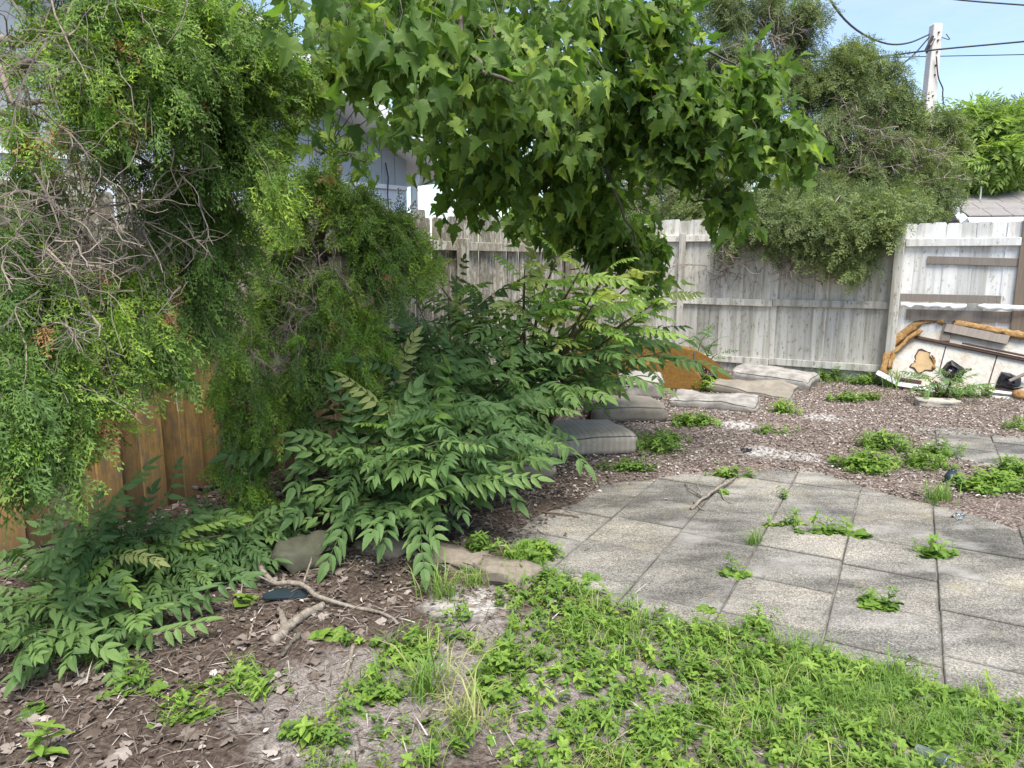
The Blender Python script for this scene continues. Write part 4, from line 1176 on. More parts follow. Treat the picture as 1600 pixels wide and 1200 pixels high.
tn = np.clip(rng.normal(.5, .27, n), 0, 1)
P = P + Dl * Sz[:, None] * .55
px, py, dep = project(P)
inside = (px > 0) & (px < 1600) & (py > -10) & (py < 600)
order = np.argsort(np.where(inside, dep / Sz, 1e9))[:300]
single = np.zeros(n, bool); single[order] = True
lm = []
for tv, tt in MAPLE:
    me = mesh_np('leaf', tv, tt, None, True); me.materials.append(M['maple_o']); lm.append(me)
pick = rng.integers(0, 8, n)
X, Y, Z = frames(Dl, Nl)
for i in order:
    o = link('leaf', lm[pick[i]], None, mt)
    s = Sz[i]
    m = Matrix(((X[i][0] * s, Y[i][0] * s, Z[i][0] * s, P[i][0]), (X[i][1] * s, Y[i][1] * s, Z[i][1] * s, P[i][1]), (X[i][2] * s, Y[i][2] * s, Z[i][2] * s, P[i][2]), (0, 0, 0, 1)))
    o.matrix_basis = m
fo = Acc()
for i, (tv, tt) in enumerate(MAPLE):
    m = (pick == i) & ~single
    stamp(fo, tv, tt, P[m], Dl[m], Nl[m], Sz[m], tn[m])
o = link('crown', fo.mesh('crown', True), M['maple'], mt); o['kind'] = 'stuff'
o = link('twigs', tw.mesh('twigs'), M['bark_dark'], mt); o['kind'] = 'stuff'
mfix()

# ------------------------------------------------------------------ feathery-leaved shrubs
def shrub(label, base, stems, leaves_per, size, young=(), stem_r=.014, start=.3, name='feathery_shrub', cat='shrub', group=None, small=False, bark_='bark_brown', archk=.14):
    base = Vector((base[0], base[1], 0))
    base.z = float(ground_z(base.x, base.y))
    t, fix = rooted(name, label, cat, base, group)
    leaves = []
    for si, (px, py, Y) in enumerate(stems):
        e = at(px, py, Y)
        b = base + Vector((rng.normal(0, .05), rng.normal(0, .05), 0))
        mid = b.lerp(e, .5) + Vector((0, 0, archk * (e - b).length)) + Vector(rng.normal(0, .04, 3))
        Pq = curve_pts([b, mid, e], 12)
        V, T = tube(Pq, np.linspace(stem_r, stem_r * .25, 12), 5)
        link('stem', mesh_np('stem', V, T, None, True), M[bark_], t)
        isy = si in young
        nl = leaves_per
        for j in range(nl):
            f = start + (1 - start) * (j + .5) / nl
            if j == nl - 1: f = 1.0
            u = f * 11; i = min(int(u), 10); w = u - i
            p = Pq[i] * (1 - w) + Pq[i + 1] * w
            tg_ = unit(Pq[i + 1] - Pq[i])
            az = j * 2.4 + si
            side = np.array([math.cos(az), math.sin(az), 0.15])
            d = unit(side * (1.0 - .5 * (f == 1.0)) + tg_ * .7 + np.array([.05, -.3, rng.normal(-.05, .15)]))
            yy = isy and f > .45
            leaves.append((p, d, size * rng.uniform(.5, 1.18) * (1 if not yy else 1.1), yy))
    if len(leaves) > 299: leaves = leaves[:299]
    for p, d, s, yy in leaves:
        pool = FEATHER_Y if yy else (FEATHER_S if small else FEATHER)
        o = link('leaf', pool[rng.integers(0, len(pool))], None, t)
        N = np.array([[rng.normal(0.05, .3), rng.normal(-.45, .4), 1.0]])
        X, Y_, Z = frames(np.array([d]), N)
        X, Y_, Z = X[0] * s, Y_[0] * s, Z[0] * s
        o.matrix_basis = Matrix(((X[0], Y_[0], Z[0], p[0]), (X[1], Y_[1], Z[1], p[1]), (X[2], Y_[2], Z[2], p[2]), (0, 0, 0, 1)))
        if yy and s > size * 1.05: o['label'] = 'pale young leaf'
    fix()
    return t
shrub('tall feathery-leaved shrub with yellow-green tips between the maple and the striped cushion', (0.05, 5.35),
      [(870, 400, 4.75), (820, 420, 4.7), (950, 420, 4.85), (1035, 465, 5.2), (1035, 550, 5.5), (905, 425, 4.7), (990, 440, 4.95), (845, 465, 4.6), (930, 470, 4.6), (1010, 490, 5.0), (960, 530, 5.0), (730, 480, 5.2), (690, 450, 5.3), (770, 580, 4.6), (870, 600, 4.6), (930, 590, 4.9), (820, 660, 4.4), (800, 620, 4.4), (680, 540, 4.9), (910, 490, 5.1), (860, 560, 4.7), (1000, 520, 5.6), (780, 500, 4.9), (920, 570, 4.7)],
      13, .95, (0, 1, 2, 3, 5, 6, 7, 8, 9), .02, .28)
shrub('broad low feathery-leaved shrub in front of the bushy cedar', (-0.75, 4.05),
      [(480, 700, 3.9), (500, 770, 3.7), (560, 710, 3.6), (620, 650, 3.8), (680, 690, 3.5), (740, 690, 3.6), (650, 790, 3.45), (720, 760, 3.5), (750, 730, 3.8), (540, 650, 4.1), (610, 610, 4.2), (690, 600, 4.2), (560, 790, 3.5), (600, 720, 3.5), (650, 560, 4.4), (760, 640, 4.1), (700, 640, 3.7), (820, 700, 4.0)],
      15, .84, (3, 10), .013)
shrub('feathery-leaved shrub between the bushy cedar and the tall yellow-tipped shrub', (-0.40, 4.75),
      [(655, 480, 4.9), (700, 455, 5.0), (750, 480, 4.8), (680, 540, 4.7), (740, 550, 4.5), (630, 580, 4.6), (790, 530, 4.5), (720, 600, 4.3), (660, 620, 4.3), (800, 590, 4.3), (600, 610, 4.5), (840, 640, 4.2), (770, 640, 4.1)],
      12, .86, (1, 5), .012)
shrub('dark feathery-leaved shrub at the left edge below the orange boards', (-1.95, 3.05),
      [(70, 985, 2.45), (130, 985, 2.5), (210, 955, 2.6), (280, 925, 2.85), (180, 890, 2.75), (250, 850, 3.1), (80, 920, 2.8), (330, 850, 3.3), (20, 945, 2.6), (390, 870, 3.3), (150, 855, 3.0), (40, 1000, 2.35), (300, 890, 3.0), (240, 815, 3.1), (320, 810, 3.4), (150, 825, 3.0), (440, 850, 3.5), (380, 820, 3.5), (200, 1000, 2.5), (340, 870, 3.2), (60, 880, 2.9)],
      13, .62, (4, 5), .010, archk=.07)
shrub('small feathery-leaved shrub in the shade between the mossy rock and the left fence', (-1.45, 3.65),
      [(300, 830, 3.3), (350, 810, 3.5), (400, 830, 3.5), (440, 840, 3.6), (280, 870, 3.1), (340, 870, 3.2), (390, 875, 3.3), (230, 860, 3.0), (450, 800, 3.7)],
      11, .56, (1, 4), .008, archk=.1)
shrub('young feathery-leaved bush under the tall shrub beside the grey cushion', (0.75, 6.6),
      [(960, 590, 6.2), (990, 570, 6.4), (930, 600, 6.0), (1000, 600, 6.3), (950, 640, 6.0), (1020, 540, 6.4)], 9, .5, (), .008, small=True)
shrub('small feathery sapling standing at the foot of the white back fence', (2.55, 9.35), [(1105, 520, 9.2), (1090, 530, 9.2), (1125, 528, 9.2), (1085, 550, 9.1), (1125, 552, 9.1)], 5, .62, (), .010, name='sapling', cat='sapling', small=True)
_g = gp(1470, 622)
shrub('leafy sapling growing in front of the leaning wreck', (_g.x, _g.y), [(1440, 590, 7.4), (1470, 580, 7.4), (1495, 590, 7.35), (1455, 600, 7.3), (1485, 604, 7.3), (1510, 605, 7.4), (1425, 606, 7.4)], 6, .72, (), .010, name='sapling', cat='sapling', small=True)
#__PART4__

def gz(x, y): return float(ground_z(np.array([x]), np.array([y]))[0])

# ------------------------------------------------------------------ cast-off cushions
def cushion(label, c, size, rotz, tilt=(0, 0), m='cushion_grey', sag=0.02, seed=0, crown=0.02, pip=True):
    w, d, h = size
    r = min(h * .42, .06)
    N_ = (22, 20, 7)
    def prof(i, n, half):
        return -half + 2 * half * i / n
    import bmesh
    bm = bmesh.new()
    bmesh.ops.create_cube(bm, size=1)
    bmesh.ops.subdivide_edges(bm, edges=bm.edges[:], cuts=15, use_grid_fill=True)
    rg = np.random.default_rng(seed)
    ph = rg.uniform(0, 6, 8)
    def shape(co):
        x, y, z = co[0] * w, co[1] * d, co[2] * h
        ix, iy, iz = (max(-(s / 2 - r), min(s / 2 - r, q)) for s, q in ((w, x), (d, y), (h, z)))
        v = Vector((x - ix, y - iy, z - iz))
        if v.length > 1e-6:
            mx_ = max(abs(v.x), abs(v.y), abs(v.z))
            v = v.normalized() * mx_
        x, y, z = ix + v.x, iy + v.y, iz + v.z
        ex, ey = 1 - (2 * x / w) ** 2, 1 - (2 * y / d) ** 2
        up_ = .5 + z / h
        z += crown * max(ex, 0) * max(ey, 0) * (1 if z > 0 else 0)
        z += up_ * sag * (math.sin(x / w * 5 + ph[0]) * math.cos(y / d * 4 + ph[1]) + .5 * math.sin(x / w * 11 + ph[2]) * math.sin(y / d * 9 + ph[3]) + .25 * math.sin(x / w * 23 + ph[4] + 3 * y / d))
        x += .012 * math.sin(y / d * 7 + ph[5]) + .006 * math.sin(z / h * 9 + ph[6]); y += .012 * math.sin(x / w * 6 + ph[7])
        return Vector((x, y, z + h / 2))
    for v in bm.verts: v.co = shape(v.co)
    me = bpy.data.meshes.new('cover'); bm.to_mesh(me); bm.free()
    me.polygons.foreach_set('use_smooth', np.ones(len(me.polygons), bool))
    t = thing('cushion', label, 'cushion', (c[0], c[1], gz(c[0], c[1]) - .004), rotz)
    t.rotation_euler = (tilt[0], tilt[1], rotz)
    link('cover', me, M[m], t)
    if pip:
        for zz in (.46, -.42):
            pts = []
            k = 1 - .55 * r / min(w, d)
            for (ax, ay, bx, by) in ((-.5, -.5, .5, -.5), (.5, -.5, .5, .5), (.5, .5, -.5, .5), (-.5, .5, -.5, -.5)):
                for q in range(10):
                    f = q / 10
                    pts.append(shape(((ax + (bx - ax) * f), (ay + (by - ay) * f), zz)))
            pts.append(pts[0])
            V, T = tube(pts, .0055, 5)
            link('piping', mesh_np('piping', V, T, None, True), M['piping'], t)
    return t
cushion('striped grey cushion with a rounded front, half under the tall feathery shrub', (0.56, 5.56), (.74, .60, .17), R(14), (0, 0), 'cushion_stripe', .006, 1, .03)
cushion('small dark grey cushion corner poking out below the shrub leaves', (0.04, 4.86), (.46, .42, .12), R(8), (0, 0), 'cushion_grey', .008, 2)
cushion('grey cushion with piped edges between the shrub and the pale folded pads', (1.08, 6.72), (.72, .58, .165), R(3), (0, R(1)), 'cushion_grey', .006, 3, .03)
c = gp(1012, 624); cushion('mildewed pale cushion standing against the ochre sofa piece', (c.x - .05, c.y + .25), (.52, .5, .22), R(-12), (R(4), 0), 'cushion_pale', .012, 4)
c = gp(1122, 638); cushion('flattened pale mildewed pad lying nearest of the row of pads', (c.x, c.y + .12), (.86, .52, .10), R(-24), (R(2), 0), 'cushion_pale', .022, 5, .02)
c = gp(1180, 617); cushion('limp grey pad sagging between two other pads', (c.x, c.y + .12), (.92, .56, .085), R(-30), (R(3), R(2)), 'cushion_grey', .03, 6, .03)
c = gp(1212, 604); cushion('thick grey cushion tilted up nearest the white back fence', (c.x, c.y + .1), (.92, .60, .17), R(-34), (R(3), R(4)), 'cushion_pale', .008, 7, .03)

# ------------------------------------------------------------------ ochre sofa pieces
c = gp(1062, 612)
os_ = thing('sofa_frame', 'broken ochre sofa frame with an arched end lying behind the grey cushions', 'sofa', (c.x, c.y + .1, 0), R(-8))
arch = [(-.50, 0), (.30, 0)] + [(.30 - .40 * (1 - math.cos(t)), .02 + .34 * math.sin(t)) for t in np.linspace(.15, math.pi * .55, 9)] + [(-.3, .33), (-.5, .26)]
V, T = prism(arch, 0, .32); o = link('arm_end', mesh_np('arm_end', V, T), M['ochre'], os_); bevel(o, .03, 3)
top = [(-1.0, 0.02), (-1.0, .52), (-.6, .52), (-.2, .50), (.1, .44), (.33, .32), (.55, .13), (.50, .03), (.3, .2), (.05, .30), (-.3, .34)]
Vs, Ts = [], []
up_ = [(-1.2, .50), (-.8, .52), (-.4, .50), (-.1, .455), (.2, .40), (.24, .395), (.42, .30), (.56, .19), (.68, .06)]
dn_ = [(-1.2, .0), (-.8, .05), (-.4, .2), (-.1, .30), (.2, .285), (.24, .28), (.38, .18), (.50, .08), (.60, .0)]
V = [(x, y, z) for y in (.42, .95) for (x, z) in up_ + dn_]
n = len(up_); T = []
for b in (0, 2 * n):
    for i in range(n - 1):
        q = (b + i, b + i + 1, b + n + i + 1, b + n + i); T += [(q[0], q[1], q[2]), (q[0], q[2], q[3])]
for i in range(n - 1):
    for s in (0, n):
        q = (s + i, s + i + 1, 2 * n + s + i + 1, 2 * n + s + i); T += [(q[0], q[1], q[2]), (q[0], q[2], q[3])]
for i in (0, n - 1):
    q = (i, n + i, 3 * n + i, 2 * n + i); T += [(q[0], q[1], q[2]), (q[0], q[2], q[3])]
me = mesh_np('back_panel', np.array(V), np.array(T)); o = link('back_panel', me, M['ochre'], os_); bevel(o, .018, 2)
V, T = box_vt(.214, .226, .405, .96, .28, .404); link('seam', mesh_np('seam', V, T), M['piping'], os_)
V, T = box_vt(-.4, .45, .45, .6, .0, .05); link('base_board', mesh_np('base_board', V, T), M['rust'], os_)

# ------------------------------------------------------------------ wreck leaning against the end panel
WB = Vector((4.40, 8.40, 0)); wdir = (Vector((5.47, 7.50, 0)) - WB).normalized(); wrot = math.atan2(wdir.y, wdir.x); LEAN = R(24)
wr = thing('wrecked_sofa', 'upturned wrecked sofa with white backing and crumbling orange foam leaning at the right', 'sofa', WB, 0)
wr.rotation_euler = (-LEAN, 0, wrot)
WM = Matrix.Translation(WB) @ Matrix.Rotation(wrot, 4, 'Z') @ Matrix.Rotation(-LEAN, 4, 'X'); WI = WM.inverted()
def wl(px, py, y=0.0):
    o = WI @ Vector((0, 0, CAM_H)); d = (WI.to_3x3() @ ray(px, py))
    t = (y - o.y) / d.y
    p = o + d * t
    return (p.x, p.z)
ol = [wl(*q) for q in ((1384, 592), (1390, 565), (1402, 542), (1440, 508), (1478, 504), (1500, 511), (1600, 530), (1690, 548), (1700, 640), (1600, 628), (1530, 620), (1470, 611), (1420, 604))]
V, T = prism(ol, 0.0, .05); link('backing_panel', mesh_np('backing_panel', V, T), M['backing'], wr)
def foam_roll(name, path, rad, yoff, m='foam', seed=1):
    rg = np.random.default_rng(seed)
    P2 = np.array([wl(*q) for q in path]); P3 = np.stack([P2[:, 0], np.full(len(P2), yoff), P2[:, 1]], 1)
    L = np.vstack([np.linspace(P3[i], P3[i + 1], max(2, int(np.linalg.norm(P3[i + 1] - P3[i]) / .045)), endpoint=False) for i in range(len(P3) - 1)] + [P3[-1:]])
    L = L + rg.normal(0, .003, L.shape)
    V, T = tube(L, rad * (1 + rg.normal(0, .025, len(L))), 12)
    mid_ = np.repeat(L, 12, axis=0); V = mid_ + np.sign(V - mid_) * np.abs(V - mid_) ** .55 * rad ** .45
    V = V + rg.normal(0, .0035, V.shape)
    return link(name, mesh_np(name, V, T, None, True), M[m], wr)
foam_roll('foam_edge', [(1382, 586), (1386, 560), (1394, 540), (1416, 521), (1440, 504), (1460, 502), (1477, 504)], .044, -.03, seed=1)
foam_roll('foam_edge', [(1490, 506), (1520, 511), (1560, 519), (1605, 528), (1690, 545)], .036, -.03, seed=2)
foam_roll('foam_edge', [(1391, 578), (1398, 553), (1420, 533), (1442, 518)], .022, -.06, seed=3)
foam_roll('foam_edge', [(1585, 618), (1640, 622), (1700, 630)], .05, -.03, seed=4)
def wbar(name, p, q, w, y0, y1, m, lab=None):
    a = Vector(wl(*p)); b = Vector(wl(*q)); L = (b - a).length
    V, T = box_vt(-L / 2, L / 2, y0, y1, -w / 2, w / 2)
    c_ = (a + b) / 2
    o = link(name, mesh_np(name, V, T), M[m], wr, (c_.x, 0, c_.y), (0, -math.atan2(b.y - a.y, b.x - a.x), 0)); bevel(o, .004)
    if lab: o['label'] = lab
    return o
wbar('batten', (1429, 527), (1640, 571), .034, -.035, -.003, 'rust')
wbar('batten', (1504, 538), (1640, 566), .022, -.055, -.037, 'rust')
wbar('batten', (1408, 593), (1440, 598), .034, -.03, -.003, 'rust')
wbar('batten', (1538, 607), (1640, 620), .03, -.03, -.003, 'rust')
wbar('seam', (1478, 541), (1467, 583), .012, -.006, .004, 'rust')
wbar('seam', (1558, 556), (1543, 606), .012, -.006, .004, 'rust')
wbar('board', (1478, 514), (1576, 534), .10, -.062, -.04, 'grey_plank', 'grey board nailed across the top of the wreck')
wbar('board', (1482, 506), (1477, 534), .09, -.034, -.008, 'grey_plank')
wbar('foot_stub', (1469, 502), (1479, 488), .05, -.02, .03, 'brown_post')
wbar('edge_strip', (1372, 584), (1402, 600), .055, -.075, -.035, 'trim', 'white strip loose at the lower left')
wbar('edge_strip', (1400, 601), (1462, 610), .05, -.05, -.004, 'trim')
wbar('edge_strip', (1545, 612), (1586, 617), .03, -.05, -.032, 'trim')
wbar('base_rail', (1545, 622), (1700, 636), .05, -.04, -.004, 'concrete_white')
wbar('pipe', (1578, 600), (1640, 572), .03, -.13, -.10, 'grey_plank')
def wpatch(name, pts, y0, y1, m, lab, rough=.0):
    V, T = prism([wl(*q) for q in pts], y0, y1)
    o = link(name, mesh_np(name, V, T), M[m], wr); o['label'] = lab
    return o
rgp = np.random.default_rng(5)
jag = []
for q in np.linspace(0, 2 * math.pi, 30, endpoint=False):
    k_r = 1 + rgp.normal(0, .11) + .14 * math.sin(3 * q + .6) - .10 * math.cos(2 * q)
    jag.append((1443 + 18 * k_r * math.cos(q), 566 + 14 * k_r * math.sin(q)))
jag_out = [(1443 + (x_ - 1443) * rgp.uniform(1.03, 1.24), 566 + (y_ - 566) * rgp.uniform(1.03, 1.26)) for x_, y_ in jag]
wpatch('torn_rim', jag_out, -.006, .002, 'rust', 'dark ragged edge of a torn hole')
wpatch('torn_patch', jag, -.010, .001, 'tan_board', 'tan board showing through a torn hole')
foam_roll('torn_foam', [(1456, 556), (1461, 566), (1457, 576)], .012, -.012, seed=8)
def pouch(pts, depth, lab):
    P2 = np.array([wl(*q) for q in pts]); c_ = P2.mean(0); V = []; T = []
    n = len(P2); rings = ((1.0, -.004), (.8, -.4 * depth), (.45, -depth), (.25, -.7 * depth))
    rg = np.random.default_rng(len(pts))
    for s, y in rings:
        for q in P2:
            qq = c_ + (q - c_) * s; V.append((qq[0] + rg.normal(0, .006), y + rg.normal(0, .008), qq[1] + rg.normal(0, .006)))
    V.append((c_[0], -.55 * depth, c_[1]))
    for r_ in range(3):
        for i in range(n):
            a, b = r_ * n + i, r_ * n + (i + 1) % n; T += [(a, b, b + n), (a, b + n, a + n)]
    for i in range(n): T.append((3 * n + i, 3 * n + (i + 1) % n, 4 * n))
    o = link('plastic_pouch', mesh_np('plastic_pouch', np.array(V), np.array(T)), M['black_plastic'], wr); o['label'] = lab
pouch([(1471, 577), (1478, 566), (1487, 562), (1498, 571), (1511, 578), (1503, 590), (1495, 598), (1480, 592), (1474, 588)], .07, 'black plastic pouch left of the wreck centre')
pouch([(1556, 607), (1560, 592), (1565, 581), (1578, 583), (1596, 590), (1600, 606), (1585, 611), (1568, 610)], .06, 'black plastic pouch near the right edge')

# ------------------------------------------------------------------ stones, blocks and rubbish
def blocky(name, label, cat, c, size, rotz, m, seed, tilt=(0, 0), sink=.01, rough=.012, group=None, sub=3):
    import bmesh
    bm = bmesh.new(); bmesh.ops.create_cube(bm, size=1)
    bmesh.ops.subdivide_edges(bm, edges=bm.edges[:], cuts=sub, use_grid_fill=True)
    rg = np.random.default_rng(seed)
    for v in bm.verts:
        q = Vector((v.co.x, v.co.y, v.co.z)); s = max(abs(q.x), abs(q.y), abs(q.z))
        rnd = q.normalized() * .62
        q = q.lerp(rnd, .10 if rough < .02 else .55)
        v.co = Vector((q.x * size[0], q.y * size[1], (q.z + .5) * size[2])) + Vector(rg.normal(0, rough, 3))
    me = bpy.data.meshes.new(name); bm.to_mesh(me); bm.free()
    me.polygons.foreach_set('use_smooth', np.ones(len(me.polygons), bool))
    o = link(name, me, M[m], None, (c[0], c[1], gz(c[0], c[1]) - sink), (tilt[0], tilt[1], rotz))
    return tag(o, label, cat, group)
c = gp(712, 885); blocky('edging_stone', 'flat brown edging stone further from the patio under the shrub leaves', 'stone', c, (.30, .15, .07), R(-28), 'stone', 1, group='edging stones')
c = gp(792, 906); blocky('edging_stone', 'flat brown edging stone nearest the patio weeds', 'stone', c, (.27, .15, .075), R(-24), 'stone', 2, group='edging stones')
c = gp(600, 862); blocky('edging_stone', 'half buried dark stone in the shade under the low shrub', 'stone', c, (.26, .15, .06), R(-30), 'stone', 5, group='edging stones')
c = gp(468, 895); blocky('rock', 'mossy grey rock beside the low shrub', 'rock', (c.x, c.y + .12), (.28, .22, .12), R(20), 'rock', 3, rough=.02)
c = gp(1462, 636); blocky('concrete_block', 'flat pale concrete block on the litter in front of the wreck', 'block', c, (.38, .17, .085), R(-12), 'stone_pale', 4, rough=.007)
c = gp(1166, 710); blocky('charred_lump', 'small black charred lump on the leaf litter', 'lump', c, (.07, .05, .03), R(20), 'black_plastic', 6, rough=.005, sub=2)
c = gp(1482, 758)
t = thing('garden_light', 'blue-black plastic garden light head lying in the weeds at the right', 'rubbish', (c.x, c.y, gz(c.x, c.y)), R(30))
V, T = tube([(0, 0, .0), (.02, 0, .03), (.05, .01, .06)], [.038, .042, .03], 12); o = link('shell', mesh_np('shell', V, T, None, True), M['blue_plastic'], t)
V, T = tube([(.05, .01, .06), (.055, .01, .068), (.07, .015, .08)], [.022, .02, .012], 10); link('nozzle', mesh_np('nozzle', V, T, None, True), M['black_plastic'], t)
V, T = tube([(-.03, -.05, .005), (.06, -.045, .012)], [.02, .025], 8); link('clip', mesh_np('clip', V, T), M['black_plastic'], t)
c = gp(447, 936)
V, T = prism([(-.09, -.03), (.08, -.045), (.1, .02), (-.03, .045), (-.1, .01)], 0, .008); V = V[:, [0, 2, 1]]
tag(link('plastic_shard', mesh_np('plastic_shard', V, T), M['blue_plastic'], None, (c.x, c.y, gz(c.x, c.y) + .012), (R(8), R(4), R(20))), 'flat dark plastic shard under the low shrub by the branch', 'rubbish')
c = gp(1432, 1185)
t = thing('plastic_cup', 'crushed clear plastic cup in the weeds at the bottom right', 'cup', (c.x, c.y, gz(c.x, c.y) + .016), R(25)); t.rotation_euler = (R(80), 0, R(25))
V, T = tube([(0, 0, 0), (0, 0, .002), (0, 0, .05), (0, 0, .10)], [.014, .018, .021, .025], 16); o = link('cup_wall', mesh_np('cup_wall', V[:], T[:-14]), M['clear'], t)
V, T = tube([(0.025 * math.cos(q), 0.025 * math.sin(q), .1) for q in np.linspace(0, 6.283, 17)], .0025, 5); link('cup_rim', mesh_np('cup_rim', V, T), M['clear'], t)
c = gp(1497, 809); blocky('glass_pebble', 'small pale glassy pebble at the patio edge on the right', 'pebble', c, (.06, .04, .03), R(10), 'clear', 9, sub=2)

def stick(label, pts, r0, r1, forks=(), name='fallen_stick', m='stick', zoff=0.0):
    W_ = []
    for q in pts:
        p = gp(q[0], q[1]); z = max(gz(p.x, p.y), 0.0) + r0 * .8 + (q[2] if len(q) > 2 else 0) + zoff
        d = (z / CAM_H); W_.append(Vector((p.x * (1 - d), p.y * (1 - d), z)))
    b = W_[0].copy(); t = thing(name, label, 'stick', b)
    P = wobble(curve_pts([w - b for w in W_], 16), .003)
    V, T = tube(P, np.linspace(r0, r1, 16) * (1 + rng.normal(0, .07, 16)), 7); link('branch', mesh_np('branch', V, T, None, True), M[m], t)
    for fk in forks:
        Wf = []
        for q in fk:
            p = gp(q[0], q[1]); z = max(gz(p.x, p.y), 0) + r1 + (q[2] if len(q) > 2 else 0); d = z / CAM_H
            Wf.append(Vector((p.x * (1 - d), p.y * (1 - d), z)) - b)
        P = wobble(curve_pts(Wf, 10), .002); V, T = tube(P, np.linspace(r1 * .9, r1 * .4, 10), 5); link('side_twig', mesh_np('side_twig', V, T, None, True), M[m], t)
stick('pale forked dead branch lying across the far patio slabs', [(1080, 795), (1110, 770, .02), (1140, 752, .02), (1150, 745)], .011, .006,
      [[(1097, 773, .02), (1090, 755, .05), (1098, 738, .04)], [(1097, 774, .02), (1075, 760, .02), (1072, 750)], [(1125, 760, .02), (1130, 778), (1145, 787)], [(1084, 785), (1095, 795), (1101, 797)]])
stick('long forked dead branch on the brown litter below the mossy rock', [(405, 880, .06), (425, 910, .05), (470, 912, .04), (500, 935, .02), (560, 948), (600, 960), (622, 975)], .013, .006,
      [[(430, 912, .05), (380, 893, .05), (340, 895, .03), (310, 900)], [(475, 910, .04), (485, 880, .08), (487, 870, .1)]])
stick('mottled straight stick pointing towards the bottom of the picture', [(552, 1008), (545, 1040), (535, 1075), (522, 1112)], .0095, .007)
stick('thick forked log piece on the litter beside the dark shard', [(505, 945), (475, 962), (450, 980), (430, 1000)], .018, .022, [[(445, 978), (440, 962), (435, 950)]], 'fallen_log')
stick('dark curved root by the thick forked log', [(470, 990), (455, 1005), (440, 1025)], .012, .006, (), 'fallen_stick', 'bark_dark')
stick('thin upright twig beside the round-leaved seedling', [(400, 955), (396, 975), (388, 1000)], .006, .004)
stick('thin pale twig at the lower left edge', [(0, 1168), (30, 1165), (60, 1140)], .004, .003)
stick('thin brown twigs at the left corner of the patio', [(790, 790), (850, 800), (905, 808)], .007, .004, [[(850, 800), (870, 790), (885, 792)]], 'fallen_stick', 'bark_brown')
stick('thin twig in the shade in front of the dark left shrub', [(295, 925), (340, 938), (385, 945)], .006, .004)

# ------------------------------------------------------------------ weeds
def oval_leaf(w, fold=.25, droop=.3):
    o = [(0, 0), (w * .7, .18), (w, .42), (w * .75, .72), (0, 1.0)]
    return fan(o, (0, .45), lambda x, y: abs(x) * fold - droop * y * y)
OV = oval_leaf(.27); RD = oval_leaf(.44, .12, .15); LN = oval_leaf(.16)
def plantlet(seed, leaf, tiers=3, h=.06, ll=.04, el=.35):
    r = np.random.default_rng(seed); a = Acc()
    V, T = tube([(0, 0, -.01), (r.normal(0, .006), r.normal(0, .006), h)], [.0016, .001], 3); a.add(V, T)
    for t in range(tiers):
        z = h * (.25 + .75 * t / max(tiers - 1, 1)); n = 2 if t < tiers - 1 else 4; az = r.uniform(0, 6.28) + t * 1.57
        for j in range(n):
            q = az + j * 6.283 / n + r.normal(0, .25)
            place(a, *leaf, [0, 0, z], [math.cos(q), math.sin(q), el + r.normal(0, .2)], [0, 0, 1], ll * r.uniform(.7, 1.25) * (1 - .2 * (t == tiers - 1)))
    return np.concatenate(a.V), np.concatenate(a.T)
PL_OV = [plantlet(s, OV, 3, .07, .045) for s in range(5)]
PL_RD = [plantlet(10 + s, RD, 2, .014, .036, .06) for s in range(4)]
PL_LN = [plantlet(20 + s, LN, 4, .12, .05, .3) for s in range(4)]
PL_TALL = [plantlet(30 + s, OV, 5, .15, .05, .3) for s in range(4)]
def stamp_plants(acc, temps, xy, S, tint, lean=.25):
    xy = np.asarray(xy, float); n = len(xy)
    if n == 0: return
    P = np.column_stack([xy, np.maximum(ground_z(xy[:, 0], xy[:, 1]), -.004)])
    az = rng.uniform(0, 6.283, n)
    Dn = np.stack([np.cos(az), np.sin(az), rng.normal(0, lean * .5, n)], 1)
    Nn = unit(np.stack([rng.normal(0, lean, n), rng.normal(0, lean, n), np.ones(n)], 1))
    X = unit(np.cross(Dn, Nn)); Dn = np.cross(Nn, X)
    pick = rng.integers(0, len(temps), n)
    S = np.broadcast_to(S, (n,)); tint = np.broadcast_to(tint, (n,))
    for i, (tv, tt) in enumerate(temps):
        m = pick == i; stamp(acc, tv, tt, P[m], Dn[m], Nn[m], S[m], tint[m])
def blade(seed):
    r = np.random.default_rng(seed); b = r.uniform(.4, 1.6); V = []; T = []
    for i, f in enumerate((0, .35, .7)):
        w = .020 * (1 - .6 * f); y = b * f * f * .7; V += [(-w, y, f), (w, y, f)]
    V.append((0, b * .75, .95 - .15 * b)); T = [(0, 1, 3), (0, 3, 2), (2, 3, 5), (2, 5, 4), (4, 5, 6)]
    return np.array(V), np.array(T)
def tuft_t(seed, n=14):
    r = np.random.default_rng(seed); a = Acc()
    for i in range(n):
        V, T = blade(seed * 50 + i); q = r.uniform(0, 6.283); s = r.uniform(.5, 1.1)
        c_, s_ = math.cos(q), math.sin(q)
        V = np.stack([V[:, 0] * c_ - V[:, 1] * s_, V[:, 0] * s_ + V[:, 1] * c_, V[:, 2]], 1) * s + np.array([r.normal(0, .22), r.normal(0, .22), 0])
        a.add(V, T)
    return np.concatenate(a.V), np.concatenate(a.T)
TUFT = [tuft_t(s) for s in range(5)]
